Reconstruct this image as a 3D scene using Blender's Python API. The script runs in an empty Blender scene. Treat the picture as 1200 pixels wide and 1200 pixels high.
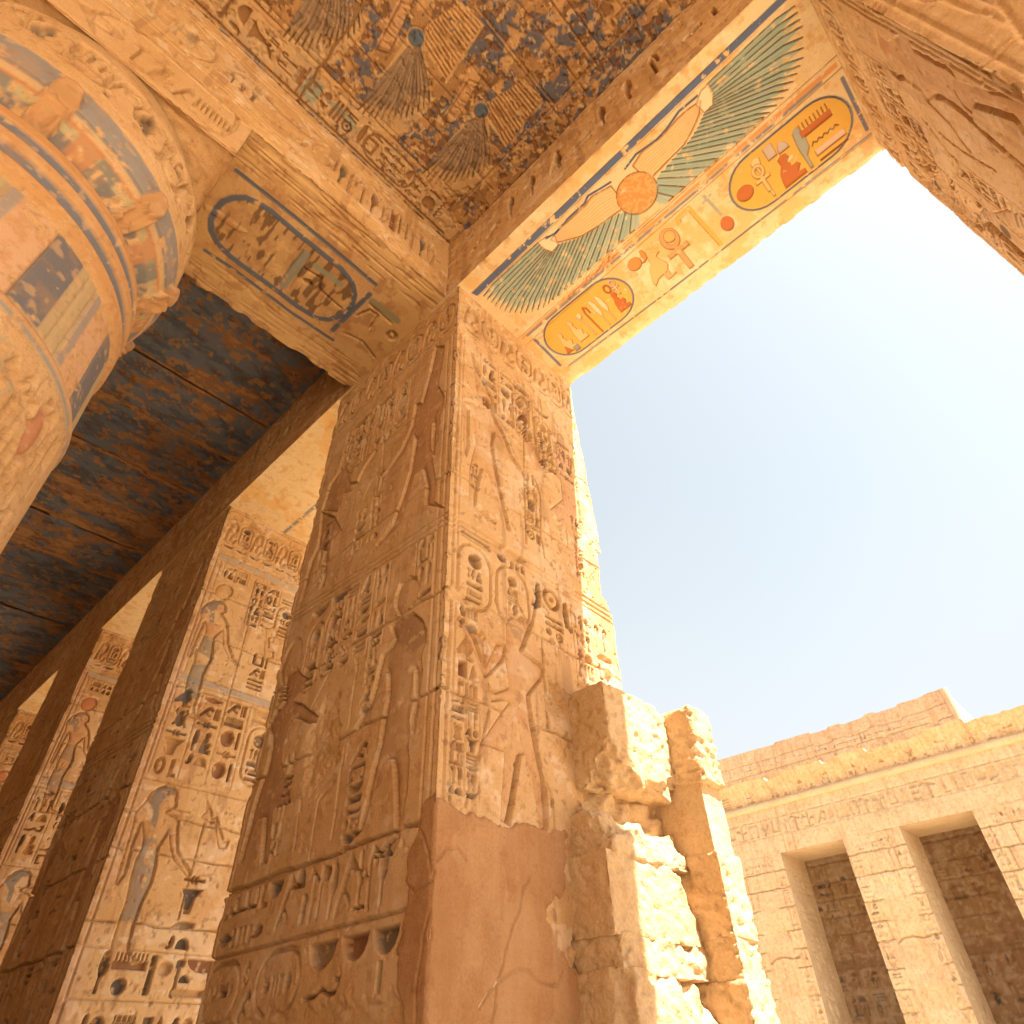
import bpy, math, random
import numpy as np
from mathutils import Matrix
sc = bpy.context.scene
R = math.radians
# ------------------------------------------------------------------ camera
CAMZ = 1.55
FPX = 751.37
def _rx(t): c, s = math.cos(t), math.sin(t); return np.array([[1, 0, 0], [0, c, -s], [0, s, c]])
def _rz(t): c, s = math.cos(t), math.sin(t); return np.array([[c, -s, 0], [s, c, 0], [0, 0, 1]])
CM = _rz(0.73603942) @ _rx(2.29693391) @ _rz(-0.04168815)
cam = bpy.data.cameras.new('camera'); camo = bpy.data.objects.new('camera', cam)
sc.collection.objects.link(camo)
m4 = np.eye(4); m4[:3, :3] = CM; m4[:3, 3] = (0, 0, CAMZ)
camo.matrix_world = Matrix(m4.tolist())
cam.sensor_width = 36; cam.lens = FPX / 1200 * 36; cam.clip_start = .05; cam.clip_end = 1000
sc.camera = camo
# ------------------------------------------------------------------ light
SUNV = np.array([0.50, 0.080, 0.86]); SUNV /= np.linalg.norm(SUNV)      # towards the sun
world = bpy.data.worlds.new('World'); sc.world = world; world.use_nodes = True
wn = world.node_tree.nodes; wl = world.node_tree.links
bg = wn['Background']
sky = wn.new('ShaderNodeTexSky'); sky.sky_type = 'NISHITA'; sky.sun_disc = False
sky.sun_elevation = math.asin(SUNV[2]); sky.sun_rotation = math.atan2(SUNV[0], SUNV[1])
sky.dust_density = 2.5; sky.air_density = 1.0; sky.ozone_density = 1.0
hs = wn.new('ShaderNodeHueSaturation'); hs.inputs['Saturation'].default_value = .40; hs.inputs['Hue'].default_value = .465
wl.new(sky.outputs[0], hs.inputs['Color']); 
tcw = wn.new('ShaderNodeTexCoord'); sx = wn.new('ShaderNodeSeparateXYZ'); wl.new(tcw.outputs['Generated'], sx.inputs[0])
mr = wn.new('ShaderNodeMapRange'); mr.inputs[1].default_value = .72; mr.inputs[2].default_value = .22; mr.inputs[3].default_value = .30; mr.inputs[4].default_value = .85; mr.interpolation_type = 'SMOOTHSTEP'
nzw = wn.new('ShaderNodeTexNoise'); nzw.inputs['Scale'].default_value = 2.2; nzw.inputs['Detail'].default_value = 4
nm = wn.new('ShaderNodeMath'); nm.operation = 'MULTIPLY_ADD'; nm.inputs[1].default_value = .35; wl.new(nzw.outputs['Fac'], nm.inputs[0]); wl.new(sx.outputs['Z'], nm.inputs[2])
ns = wn.new('ShaderNodeMath'); ns.operation = 'SUBTRACT'; ns.inputs[1].default_value = .175; wl.new(nm.outputs[0], ns.inputs[0]); wl.new(ns.outputs[0], mr.inputs[0]); wl.new(tcw.outputs['Generated'], nzw.inputs['Vector'])
hz = wn.new('ShaderNodeMix'); hz.data_type = 'RGBA'; wl.new(mr.outputs[0], hz.inputs[0]); wl.new(hs.outputs[0], hz.inputs[6]); hz.inputs[7].default_value = (3.0, 3.15, 3.25, 1)
wl.new(hz.outputs[2], bg.inputs[0]); bg.inputs[1].default_value = 0.068
sun = bpy.data.lights.new('sun', 'SUN'); suno = bpy.data.objects.new('sun', sun)
sc.collection.objects.link(suno)
sun.energy = 4.2; sun.angle = R(.53); sun.color = (1.0, .90, .76)
from mathutils import Vector
suno.rotation_euler = Vector(SUNV.tolist()).to_track_quat('Z', 'Y').to_euler(); suno.location = (20, 0, 40)
sc.view_settings.view_transform = 'Standard'; sc.view_settings.look = 'None'
sc.view_settings.exposure = 2.1; sc.view_settings.gamma = 1
sc.cycles.max_bounces = 12; sc.cycles.diffuse_bounces = 3; sc.cycles.glossy_bounces = 2
sc.cycles.sample_clamp_indirect = 6

# ------------------------------------------------------------------ helpers
def thing(name, label, cat, loc=(0, 0, 0), group=None, data=None):
    o = bpy.data.objects.new(name, data); sc.collection.objects.link(o); o.location = loc
    o['label'] = label; o['category'] = cat; o['kind'] = 'thing'
    if group: o['group'] = group
    return o
def tag(o, label, cat, group=None):
    o['label'] = label; o['category'] = cat; o['kind'] = 'thing'
    if group: o['group'] = group
    return o
def vnoise(nv, nu, cv, cu, seed):
    r = np.random.default_rng(seed)
    gv, gu = int(nv / cv) + 3, int(nu / cu) + 3
    g = r.random((gv, gu), dtype=np.float32)
    y = np.arange(nv) / cv; x = np.arange(nu) / cu
    iy = y.astype(int); ix = x.astype(int); fy = (y - iy).astype(np.float32); fx = (x - ix).astype(np.float32)
    fy = (fy * fy * (3 - 2 * fy))[:, None]; fx = (fx * fx * (3 - 2 * fx))[None]
    a = g[iy][:, ix]; b = g[iy][:, ix + 1]; c = g[iy + 1][:, ix]; d = g[iy + 1][:, ix + 1]
    return (a * (1 - fx) + b * fx) * (1 - fy) + (c * (1 - fx) + d * fx) * fy
def fbm(nv, nu, cv, cu, seed, octv=4, gain=.5):
    t = np.zeros((nv, nu), np.float32); amp = 1.; tot = 0
    for i in range(octv):
        if min(cv, cu) < 1.2: break
        t += amp * vnoise(nv, nu, cv, cu, seed + i * 17); tot += amp; amp *= gain; cv /= 2; cu /= 2
    return t / max(tot, 1e-6)
def sstep(a, b, x):
    t = np.clip((x - a) / (b - a), 0, 1); return t * t * (3 - 2 * t)
# signed distances of 2-D shapes: ('p', pts) polygon, ('l', pts, half_width) stroke, ('e', cx, cy, rx, ry) ellipse
def sd1(p, X, Y):
    k = p[0][0]
    if k == 'e':
        _, cx, cy, rx, ry = p; rx = max(rx, 1e-4); ry = max(ry, 1e-4)
        return (np.hypot((X - cx) / rx, (Y - cy) / ry) - 1) * min(rx, ry)
    P = p[1]; n = len(P); d = np.full(X.shape, 1e9, np.float32); ins = None
    rng = range(n) if k == 'p' else range(1, n)
    if k == 'p': ins = np.zeros(X.shape, bool)
    for i in rng:
        ax, ay = P[i]; bx, by = P[i - 1]; ex, ey = bx - ax, by - ay
        wx, wy = X - ax, Y - ay; t = np.clip((wx * ex + wy * ey) / max(ex * ex + ey * ey, 1e-12), 0, 1)
        np.minimum(d, (wx - ex * t) ** 2 + (wy - ey * t) ** 2, out=d)
        if k == 'p' and ay != by:
            ins ^= ((ay > Y) != (by > Y)) & (X < ex * (Y - ay) / ey + ax)
    d = np.sqrt(d)
    return np.where(ins, -d, d) if k == 'p' else d - p[2]
def sdf(prims, X, Y):
    d = None
    for p in prims:
        s = sd1(p, X, Y)
        if len(p[0]) > 1: d = np.maximum(d, -s)
        else: d = s if d is None else np.minimum(d, s)
    return d
def bbox(prims):
    xs, ys = [], []
    for p in prims:
        if p[0][0] == 'e': xs += [p[1] - p[3], p[1] + p[3]]; ys += [p[2] - p[4], p[2] + p[4]]
        else:
            w = p[2] if p[0][0] == 'l' else 0
            for a, b in p[1]: xs += [a - w, a + w]; ys += [b - w, b + w]
    return min(xs), min(ys), max(xs), max(ys)
def rect(x0, y0, x1, y1): return ('p', [(x0, y0), (x1, y0), (x1, y1), (x0, y1)])
def stadium(x0, y0, x1, y1, n=7, rad=None):
    r = rad or min(x1 - x0, y1 - y0) / 2; P = []
    for cx, cy, a0 in ((x1 - r, y1 - r, 0), (x0 + r, y1 - r, 90), (x0 + r, y0 + r, 180), (x1 - r, y0 + r, 270)):
        for i in range(n): a = R(a0 + 90 * i / (n - 1)); P.append((cx + r * math.cos(a), cy + r * math.sin(a)))
    return P
def arc(cx, cy, rx, ry, a0, a1, n=9):
    return [(cx + rx * math.cos(R(a0 + (a1 - a0) * i / (n - 1))), cy + ry * math.sin(R(a0 + (a1 - a0) * i / (n - 1)))) for i in range(n)]
# ---- hieroglyph shapes in a unit box: name -> (width / height, shapes)
def _bird(beak, tall, tailx):
    return [('p', [(.08, .42), (.2, .62), (.32, .72), (.36, .9), (.5, .98), (.62, .92), (.62 + beak, .84), (.6, .78), (.62, .66), (.72, .5), (.72, .38), (.6, .24), (.42, .22), (.2, .2), (tailx, .08), (tailx - .02, .2)][::1]),
            ('l', [(.46, .24), (.46, .03), (.64, .03)], .035), ('l', [(.58, .26), (.58, .05), (.74, .05)], .035)]
GL = {
 'sun': (1, [('e', .5, .5, .44, .44)]), 'ring': (1, [('e', .5, .5, .46, .46), ('e-', .5, .5, .32, .32), ('e', .5, .5, .1, .1)]),
 'loaf': (1.5, [('p', arc(.5, .1, .46, .8, 0, 180))]), 'bask': (2.6, [('p', arc(.5, .9, .48, .85, 180, 360))]),
 'water': (3.4, [('l', [(.02, .3), (.1, .7), (.2, .3), (.3, .7), (.4, .3), (.5, .7), (.6, .3), (.7, .7), (.8, .3), (.9, .7), (.98, .3)], .07)]),
 'mouth': (3, [('p', arc(.5, .1, .48, .75, 20, 160) + arc(.5, .9, .48, .75, 200, 340))]),
 'men': (2.4, [rect(.03, .05, .97, .5)] + [('l', [(.08 + i * .12, .5), (.08 + i * .12, .95)], .022) for i in range(8)]),
 'stool': (.85, [rect(.1, .05, .9, .95)]), 'house': (1.7, [('l', [(.25, .08), (.05, .08), (.05, .9), (.95, .9), (.95, .08), (.75, .08)], .06)]),
 'reed': (.36, [('p', [(.36, .0), (.5, .0), (.55, .35), (.85, .5), (.9, .8), (.6, 1), (.3, .96), (.2, .6), (.4, .35)])]),
 'ankh': (.5, [('e', .5, .77, .34, .23), ('e-', .5, .77, .16, .13), rect(.4, .0, .6, .56), rect(.08, .42, .92, .53)]),
 'djed': (.45, [rect(.34, 0, .66, .7), rect(.05, .62, .95, .69), rect(.05, .74, .95, .81), rect(.05, .86, .95, .93), rect(.3, .6, .7, 1), rect(.15, 0, .85, .08)]),
 'was': (.34, [('l', [(.5, .0), (.5, .86), (.15, .98), (.0, .84)], .08), ('l', [(.5, .85), (.95, .72)], .07)]),
 'maat': (.34, [('p', [(.3, 0), (.5, 0), (.5, .3), (.85, .45), (.95, .8), (.7, 1), (.3, .92), (.2, .55)])]),
 'seat': (.7, [('p', [(.1, 0), (.95, 0), (.95, .16), (.72, .2), (.9, .38), (.82, .5), (.6, .5), (.62, .62), (.55, .7), (.68, .8), (.64, .95), (.48, 1), (.32, .92), (.34, .72), (.18, .5), (.12, .25)])]),
 'owl': (.9, _bird(.04, 1, .02)), 'duck': (1.0, _bird(.14, 1, .0)), 'vult': (1.05, _bird(.08, 1, -.04)),
 'beet': (.62, [('e', .5, .4, .36, .34), ('e', .5, .8, .24, .14), ('l', [(.2, .6), (.02, .8), (.15, .98)], .05), ('l', [(.8, .6), (.98, .8), (.85, .98)], .05), ('l', [(.2, .3), (.0, .1)], .05), ('l', [(.8, .3), (1, .1)], .05)]),
 'vip': (2.4, [('l', [(.02, .25), (.35, .3), (.5, .55), (.7, .3), (.9, .35), (.97, .75), (.85, .85)], .07), ('l', [(.92, .8), (1, .98)], .03)]),
 'cobra': (.8, [('p', [(.5, .1), (.7, .2), (.82, .55), (.72, .95), (.5, 1), (.42, .85), (.3, .55), (.36, .25), (.1, .16), (.0, .3), (-.02, .1), (.2, .02)])]),
 'leg': (.5, [('p', [(.3, .18), (.3, 1), (.62, 1), (.6, .2), (1, .16), (1, .02), (.28, .02)])]),
 'arm': (3, [('p', [(.0, .55), (.12, .9), (.22, .62), (.8, .5), (1, .62), (1, .3), (.75, .25), (.1, .32)])]),
 'hand': (2.4, [('p', [(.0, .3), (.3, .75), (.7, .8), (1, .7), (1, .4), (.7, .25), (.3, .2)])]),
 'cloth': (.36, [('l', [(.25, .0), (.25, .86), (.5, .98), (.78, .86), (.78, .5)], .1)]),
 'bolt': (3.4, [rect(.02, .35, .98, .65), rect(.38, .1, .46, .9), rect(.55, .1, .63, .9)]),
 'mr': (1.3, [('p', [(.0, .1), (.1, .0), (.75, .75), (.98, .6), (1, .8), (.7, 1), (.5, .85)]), ('l', [(.35, .45), (.8, .2)], .045)]),
 'ka': (1.2, [('l', [(.12, .98), (.12, .15), (.88, .15), (.88, .98)], .08)]),
 'ntr': (.5, [rect(.2, 0, .34, 1), ('p', [(.34, .98), (.98, .9), (.9, .68), (.34, .72)])]),
 's1': (.22, [rect(.2, .02, .8, .98)]), 's2': (.6, [rect(.1, .02, .38, .98), rect(.62, .02, .9, .98)]),
 's3': (1.1, [rect(.05, .05, .23, .95), rect(.41, .05, .59, .95), rect(.77, .05, .95, .95)]),
 'h3': (1.8, [rect(.02, .02, .98, .2), rect(.02, .4, .98, .6), rect(.02, .8, .98, .98)]), 'h2': (2.6, [rect(.02, .05, .98, .35), rect(.02, .65, .98, .95)]),
 'h1': (4, [rect(.02, .1, .98, .9)]),
 'eye': (2.3, [('p', arc(.5, .2, .5, .7, 15, 165) + arc(.5, 1.0, .5, .7, 200, 340)), ('e-', .5, .55, .1, .22)]),
 'bee': (1.1, [('e', .4, .4, .34, .16), ('e', .8, .5, .14, .16), ('l', [(.5, .5), (.25, .95)], .06), ('l', [(.55, .5), (.6, .95)], .06), ('l', [(.4, .3), (.3, .0)], .03), ('l', [(.6, .3), (.6, .0)], .03)]),
 'plant': (.7, [('l', [(.5, 0), (.5, .98)], .07), ('l', [(.5, .55), (.12, .8), (.05, .7)], .05), ('l', [(.5, .4), (.88, .62), (.95, .52)], .05), ('l', [(.1, .05), (.9, .05)], .04)]),
 'crook': (.4, [('l', [(.3, .0), (.3, .8), (.5, .98), (.78, .9), (.8, .72)], .09)]),
 'user': (.34, [('l', [(.5, .0), (.5, .8)], .1), ('p', [(.2, .75), (.9, .8), (1, .95), (.6, 1), (.2, .95)])]),
 'pot': (.7, [('p', [(.3, 0), (.7, 0), (.95, .4), (.75, .7), (.7, .85), (.85, 1), (.15, 1), (.3, .85), (.25, .7), (.05, .4)])]),
 'tri': (.7, [('p', [(.02, .02), (.98, .02), (.5, .98)])]), 'slab': (2.2, [rect(.0, .2, 1, .8)]),
 'oval': (.6, [('e', .5, .5, .45, .48), ('e-', .5, .5, .26, .32)]), 'altar': (1.2, [('p', [(.02, .98), (.98, .98), (.7, .6), (.62, .05), (.38, .05), (.3, .6)])]),
 'feath2': (.6, [('p', [(.1, 0), (.25, 0), (.3, .4), (.45, .6), (.42, .95), (.2, 1), (.05, .6)]), ('p', [(.6, 0), (.75, 0), (.8, .4), (.95, .6), (.92, .95), (.7, 1), (.55, .6)])]),
}
ROWS = ['reed+reed', 'water', 'sun+s1', 'bask', 'owl+loaf', 'mouth', 'was+ankh+djed', 'duck+sun', 'men', 'maat+seat', 'cobra+loaf', 'leg+sun', 'arm', 'hand', 'vult', 'house+s1',
        'vip', 'ntr+s3', 'eye', 'plant+loaf', 'bee+loaf', 'pot+s3', 'mr+s2', 'cloth+crook', 'h3', 'h2', 'men', 'user+maat', 'beet', 'ka+s1', 'stool+tri', 'bolt', 'altar', 'ring+s2', 'oval+leg']
KN1 = ['sun', 'user+maat+seat', 'slab', 'reed+men', 'h1']          # the two royal rings
KN2 = ['sun', 'seat+feath2', 'h2', 'crook+pot', 'mr']
def place(pr, x0, y0, w, h, flip=False):
    f = (lambda a: x0 + (1 - a) * w) if flip else (lambda a: x0 + a * w)
    out = []
    for p in pr:
        if p[0][0] == 'e': out.append((p[0], f(p[1]), y0 + p[2] * h, p[3] * w, p[4] * h))
        else:
            q = [(f(a), y0 + b * h) for a, b in p[1]]
            out.append((p[0], q) if p[0][0] == 'p' else (p[0], q, p[2] * min(w, h) if p[2] < .2 else p[2]))
    return out
def tr(p):                                  # a stroke widths tuple kept simple
    return p
class Face:
    """A carved stone surface: a grid of real depth and paint, u along U, v along V, outward normal U x V."""
    deep = 1.7; edge = None; pig = 0.  # pig: share of cut signs given dark fill standing in for recess shade
    def __init__(s, O, U, V, W, H, res, seed=1, rough=.004, cell=.3, resv=None):
        s.O, s.U, s.V = [np.array(a, float) for a in (O, U, V)]; s.N = np.cross(s.U, s.V)
        s.W, s.H, s.res = W, H, res
        s.nu = int(round(W / res)) + 1; s.nv = int(round(H / (resv or res))) + 1
        s.u = np.linspace(0, W, s.nu).astype(np.float32); s.v = np.linspace(0, H, s.nv).astype(np.float32)
        s.k = np.zeros((s.nv, s.nu), np.float32); s.c = np.zeros((s.nv, s.nu, 4), np.float32)
        s.du = W / (s.nu - 1); s.dv = H / (s.nv - 1); s.seed = seed; s.rnd = random.Random(seed)
        s.n = (fbm(s.nv, s.nu, cell / s.dv, cell / s.du, seed, 5, .55) - .5) * rough * 2
        s.chip = fbm(s.nv, s.nu, .07 / s.dv, .07 / s.du, seed + 5, 4, .65)
    def px(s, ox, oy, k, pts):                # pixels of the photograph -> metres on this plane
        out = []
        for a, b in pts:
            r = CM @ np.array([(ox + a / k - 600) / FPX, -(oy + b / k - 600) / FPX, -1.])
            t = np.dot(s.O - (0, 0, CAMZ), s.N) / np.dot(r, s.N)
            q = r * t + (0, 0, CAMZ) - s.O; out.append((float(q @ s.U), float(q @ s.V)))
        return out
    def win(s, pr, pad):
        x0, y0, x1, y1 = bbox(pr)
        i0 = max(int((x0 - pad) / s.du), 0); i1 = min(int((x1 + pad) / s.du) + 2, s.nu)
        j0 = max(int((y0 - pad) / s.dv), 0); j1 = min(int((y1 + pad) / s.dv) + 2, s.nv)
        if i0 >= i1 or j0 >= j1: return None
        X, Y = np.meshgrid(s.u[i0:i1], s.v[j0:j1]); return (slice(j0, j1), slice(i0, i1)), X, Y
    def cut(s, pr, d=.02, e=None, col=None, a=.5, chip=.45):
        e = e or s.res * 1.3; w = s.win(pr, e)
        if w is None: return
        sl, X, Y = w; sd = sdf(pr, X, Y); m = np.clip(.5 - sd / e, 0, 1); d = d * s.deep
        s.k[sl] = np.minimum(s.k[sl], -d * m)
        if col is not None: s._pt(sl, m, col, a, chip)
    def raised(s, pr, h=.02, e=.02):
        w = s.win(pr, e)
        if w is None: return
        sl, X, Y = w; m = np.clip(.5 - sdf(pr, X, Y) / e, 0, 1); m = m * m * (3 - 2 * m)
        s.k[sl] = np.maximum(s.k[sl], h * m)
    def fig(s, pr, d=.045, din=.012, fall=.035, e=None):   # sunk relief: deep outline, body swelling back up
        e = e or s.res * 1.4; w = s.win(pr, e)
        if w is None: return
        sl, X, Y = w; sd = sdf(pr, X, Y); m = np.clip(.5 - sd / e, 0, 1); t = np.maximum(-sd, 0)
        d *= .5; din *= .7; prof = -(din + (d - din) * np.exp(-(t / (fall * .8)) ** 1.5))
        s.k[sl] = s.k[sl] * (1 - m) + prof * m
        if d > .012: s.k[sl] = np.minimum(s.k[sl], -1.6 * d * np.clip(1.5 - np.abs(sd + .004) / (s.res * .8), 0, 1))
    def _pt(s, sl, m, col, a, chip=.45):
        q = sstep(chip - .09, chip + .03, s.chip[sl]) if chip else 1.
        al = np.clip(m * a * q, 0, 1)[..., None]
        c = s.c[sl]; na = al[..., 0] + c[..., 3] * (1 - al[..., 0])
        rgb = np.array(col, np.float32)
        c[..., :3] = (rgb * al + c[..., :3] * (c[..., 3:] * (1 - al))) / np.maximum(na, 1e-5)[..., None]; c[..., 3] = na
        s.c[sl] = c
    def paint(s, pr, col, a=.9, chip=.42, e=None):
        e = e or s.res * 1.5; w = s.win(pr, e)
        if w is None: return
        sl, X, Y = w; s._pt(sl, np.clip(.5 - sdf(pr, X, Y) / e, 0, 1), col, a, chip)
    def line(s, pts, w=.006, d=.012, col=None, a=.7): s.cut([('l', pts, w)], d, None, col, a)
    def joint(s, v, u0=0, u1=None, d=.03, w=.0055, sag=.012):
        u1 = s.W if u1 is None else u1; n = max(int((u1 - u0) / .12), 2)
        s.line([(u0 + (u1 - u0) * i / n, v + s.rnd.uniform(-sag, sag)) for i in range(n + 1)], w, d)
    def vjoint(s, u, v0, v1, d=.015, w=.004):
        s.line([(u + s.rnd.uniform(-.006, .006), v0 + (v1 - v0) * i / 4) for i in range(5)], w, d)
    def gly(s, g, x, y, w, h, d=.022, flip=False, col=None, a=.6):
        if col is None and s.pig and s.rnd.random() < s.pig: col = s.rnd.choice([(.11, .11, .125), (.13, .085, .055), (.24, .10, .05), (.13, .11, .09)]); a = s.rnd.uniform(.55, .95)  # dark fill in the cut signs, old-paint hues standing in for recess shade
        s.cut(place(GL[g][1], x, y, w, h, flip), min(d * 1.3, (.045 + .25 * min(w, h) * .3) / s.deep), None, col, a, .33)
    def col(s, x0, x1, y1, y0, rows, d=.022, flip=False, gap=.12, cl=None, a=.6):
        W = x1 - x0; hs = []
        for r in rows:
            t = [GL[g][0] for g in r.split('+')]; hs.append(min(W / (sum(t) + .18 * (len(t) - 1)), W * .95))
        tot = sum(hs) + gap * W * (len(rows)); k = (y1 - y0) / tot; k = min(k, 1.25); y = y1
        kk = min(k, 1.)
        for r, h in zip(rows, hs):
            h2 = h * k; gs = r.split('+'); ws = [GL[g][0] * h * kk for g in gs]; sp = .18 * h * kk
            x = x0 + (W - sum(ws) - sp * (len(ws) - 1)) / 2; y -= h2 + gap * W * k
            for g, w in zip(gs[::-1] if flip else gs, ws[::-1] if flip else ws):
                s.gly(g, x, y, w, h2, d * s.rnd.uniform(.7, 1.25), flip, cl, a); x += w + sp
    def rrows(s, n): return [s.rnd.choice(ROWS) for _ in range(n)]
    def text(s, x0, x1, y1, y0, ncol=1, d=.022, lines=True, flip=False, dens=1.0):
        w = (x1 - x0) / ncol
        for i in range(ncol):
            a = x0 + i * w; n = max(1, int(round((y1 - y0) / (w * .62) * dens)))
            if lines: s.line([(a, y0), (a, y1)], .0035, .009)
            s.col(a + w * .12, a + w * .88, y1, y0, s.rrows(n), d, flip)
        if lines: s.line([(x1, y0), (x1, y1)], .0035, .009)
    def cart(s, x0, y0, x1, y1, rows, d=.03, lw=.008, flip=False, fill=None):
        P = stadium(x0, y0, x1, y1)
        if fill is not None: s.paint([('p', P)], fill, .8)
        s.cut([('l', P + P[:1], lw)], .018)
        w = x1 - x0; s.col(x0 + w * .16, x1 - w * .16, y1 - w * .18, y0 + w * .15, rows, d, flip, .1)
    def frieze(s, x0, x1, y0, y1, n=7, d=.018):
        """Row of sun-crowned cobras and royal rings under the soffit."""
        H = y1 - y0; w = (x1 - x0) / n
        s.line([(x0, y1 - .02), (x1, y1 - .02)], .008, .02)
        for i in range(n):
            a = x0 + i * w; cx = a + w / 2
            s.fig([('e', cx, y1 - .15 * H, w * .36, .085 * H)], .02, .008, .02)
            if i % 2 == 0:
                s.cut([('l', [(a + w * .12, y0 + .22 * H), (a + w * .2, y0 + .5 * H), (a + w * .3, y0 + .66 * H), (a + w * .5, y0 + .72 * H), (a + w * .75, y0 + .66 * H), (a + w * .78, y0 + .5 * H), (a + w * .52, y0 + .38 * H), (a + w * .46, y0 + .26 * H), (a + w * .7, y0 + .2 * H), (a + w * .86, y0 + .3 * H)], .012)], d)
                s.fig([('e', cx, y0 + .55 * H, w * .2, .12 * H)], .025, .006, .02)
            else:
                P = stadium(a + w * .06, y0 + .2 * H, a + w * .94, y0 + .74 * H); s.cut([('l', P + P[:1], .007)], d)
                s.col(a + w * .2, a + w * .8, y0 + .7 * H, y0 + .24 * H, ['sun', 'user+maat', 'slab', 'reed+men'] if i % 4 == 1 else ['sun+s1', 'seat', 'h2', 'crook+pot'], .03, False, .08)
            s.gly('bask', a + w * .12, y0 + .06 * H, w * .76, .07 * H, .014)
            s.line([(a, y0 + .16 * H), (a + w, y0 + .16 * H)], .004, .01)
        for t in (.0, -.035, -.07): s.line([(x0, y0 + t), (x1, y0 + t)], .006, .012)
    def wear(s, edges='LR', amp=.03, reach=.05):
        for ed in edges:
            nv = vnoise(s.nv, 1, .16 / s.dv, 1, s.seed + 31)[:, 0] * .6 + vnoise(s.nv, 1, .04 / s.dv, 1, s.seed + 37)[:, 0] * .4
            a = amp * sstep(.56, .80, nv) + .004
            t = s.u if ed == 'L' else s.W - s.u
            s.n -= a[:, None] * np.exp(-(t / (reach * (.3 + nv[:, None])))[:, :] ** 1.6) if False else (a[:, None] * np.exp(-(t[None] / reach) ** 1.6))
    def weather(s, courses=(), k=1.):
        vs = sorted(courses); vs = [0] + list(vs) + [s.H]
        for a, b_ in zip(vs, vs[1:]):                                   # each course of blocks has its own tint
            us = [0, s.rnd.uniform(.25, .75) * s.W, s.W]
            for p, q in zip(us, us[1:]): s.paint([rect(p, a, q, b_)], s.rnd.choice([(.70, .48, .26), (.52, .29, .13), (.60, .35, .165), (.73, .53, .31), (.56, .34, .17)]), s.rnd.uniform(.1, .42) * k, .25, .03)
        for cu, cv, thr, cl, al, sd in ((.09, .9, .56, (.40, .22, .11), .5, 1), (.35, .3, .56, (.74, .56, .38), .45, 2), (.05, .06, .66, (.34, .19, .10), .6, 3), (.12, .1, .62, (.78, .62, .45), .5, 4)):
            n = fbm(s.nv, s.nu, cv / s.dv, cu / s.du, s.seed * 7 + sd, 5, .62); s._pt((slice(None), slice(None)), sstep(thr, thr + .1, n), cl, al * k, 0)
        n = fbm(s.nv, s.nu, .05 / s.dv, .05 / s.du, s.seed * 7 + 9, 3, .6); s.n -= .010 * k * sstep(.66, .8, n)     # pitting
    def scar(s, pr, d=.02, cell=.05, e=.05):            # a broken, hacked or weathered patch
        w = s.win(pr, e)
        if w is None: return
        sl, X, Y = w; nz = fbm(s.nv, s.nu, cell / s.dv, cell / s.du, s.seed + 71, 4, .6)[sl]
        m = np.clip(.5 - (sdf(pr, X, Y) + (nz - .5) * .12) / e, 0, 1)
        s.k[sl] = s.k[sl] * (1 - m) + m * (-d * (.3 + 1.1 * nz))
    def pts(s, extra=0.):
        X, Y = np.meshgrid(s.u, s.v); h = s.k + s.n + extra
        if s.edge is not None: X = X + s.edge[:, None] * sstep(s.W - .5, s.W, X)
        return s.O + X[..., None] * s.U + Y[..., None] * s.V + h[..., None] * s.N
class MB:
    def __init__(s): s.v, s.f, s.c, s.n = [], [], [], 0
    def grid(s, P, C=None, keep=None, flip=False):
        nv, nu = P.shape[:2]; i = (np.arange(nv * nu).reshape(nv, nu) + s.n)
        q = np.stack([i[:-1, :-1], i[:-1, 1:], i[1:, 1:], i[1:, :-1]], -1)
        if flip: q = q[..., ::-1]
        q = q[keep[:-1, :-1] & keep[1:, 1:] & keep[:-1, 1:] & keep[1:, :-1]] if keep is not None else q.reshape(-1, 4)
        s.v.append(P.reshape(-1, 3)); s.f.append(q); s.n += nv * nu
        s.c.append((np.zeros((nv, nu, 4)) if C is None else C).reshape(-1, 4)); return i
    def strip(s, a, b):
        s.f.append(np.stack([a[:-1], b[:-1], b[1:], a[1:]], -1).reshape(-1, 4))
    def box(s, x0, y0, z0, x1, y1, z1):
        for ax in range(3):
            for side in (0, 1):
                lo = [x0, y0, z0]; hi = [x1, y1, z1]; a, b = (ax + 1) % 3, (ax + 2) % 3
                P = np.zeros((2, 2, 3)); P[..., ax] = (lo, hi)[side][ax]
                P[:, 0, a] = lo[a]; P[:, 1, a] = hi[a]; P[0, :, b] = lo[b]; P[1, :, b] = hi[b]
                s.grid(P, flip=not side)
    def build(s, name, mat, parent=None, smooth=True):
        me = bpy.data.meshes.new(name); v = np.concatenate(s.v).astype(np.float32); f = np.concatenate(s.f).astype(np.int32); c = np.concatenate(s.c).astype(np.float32)
        used = np.zeros(len(v), bool); used[f.ravel()] = True
        if not used.all():
            mp = np.cumsum(used) - 1; v = v[used]; c = c[used]; f = mp[f].astype(np.int32)
        me.vertices.add(len(v)); me.vertices.foreach_set('co', v.ravel())
        me.loops.add(f.size); me.loops.foreach_set('vertex_index', f.ravel())
        me.polygons.add(len(f)); me.polygons.foreach_set('loop_start', np.arange(0, f.size, 4, dtype=np.int32))
        me.polygons.foreach_set('use_smooth', np.full(len(f), smooth))
        me.update(calc_edges=True)
        at = me.attributes.new('paint', 'FLOAT_COLOR', 'POINT'); at.data.foreach_set('color', c.ravel())
        me.materials.append(mat)
        o = bpy.data.objects.new(name, me); sc.collection.objects.link(o)
        if parent: o.parent = parent; o.location = tuple(-np.array(parent.location))
        return o
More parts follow.
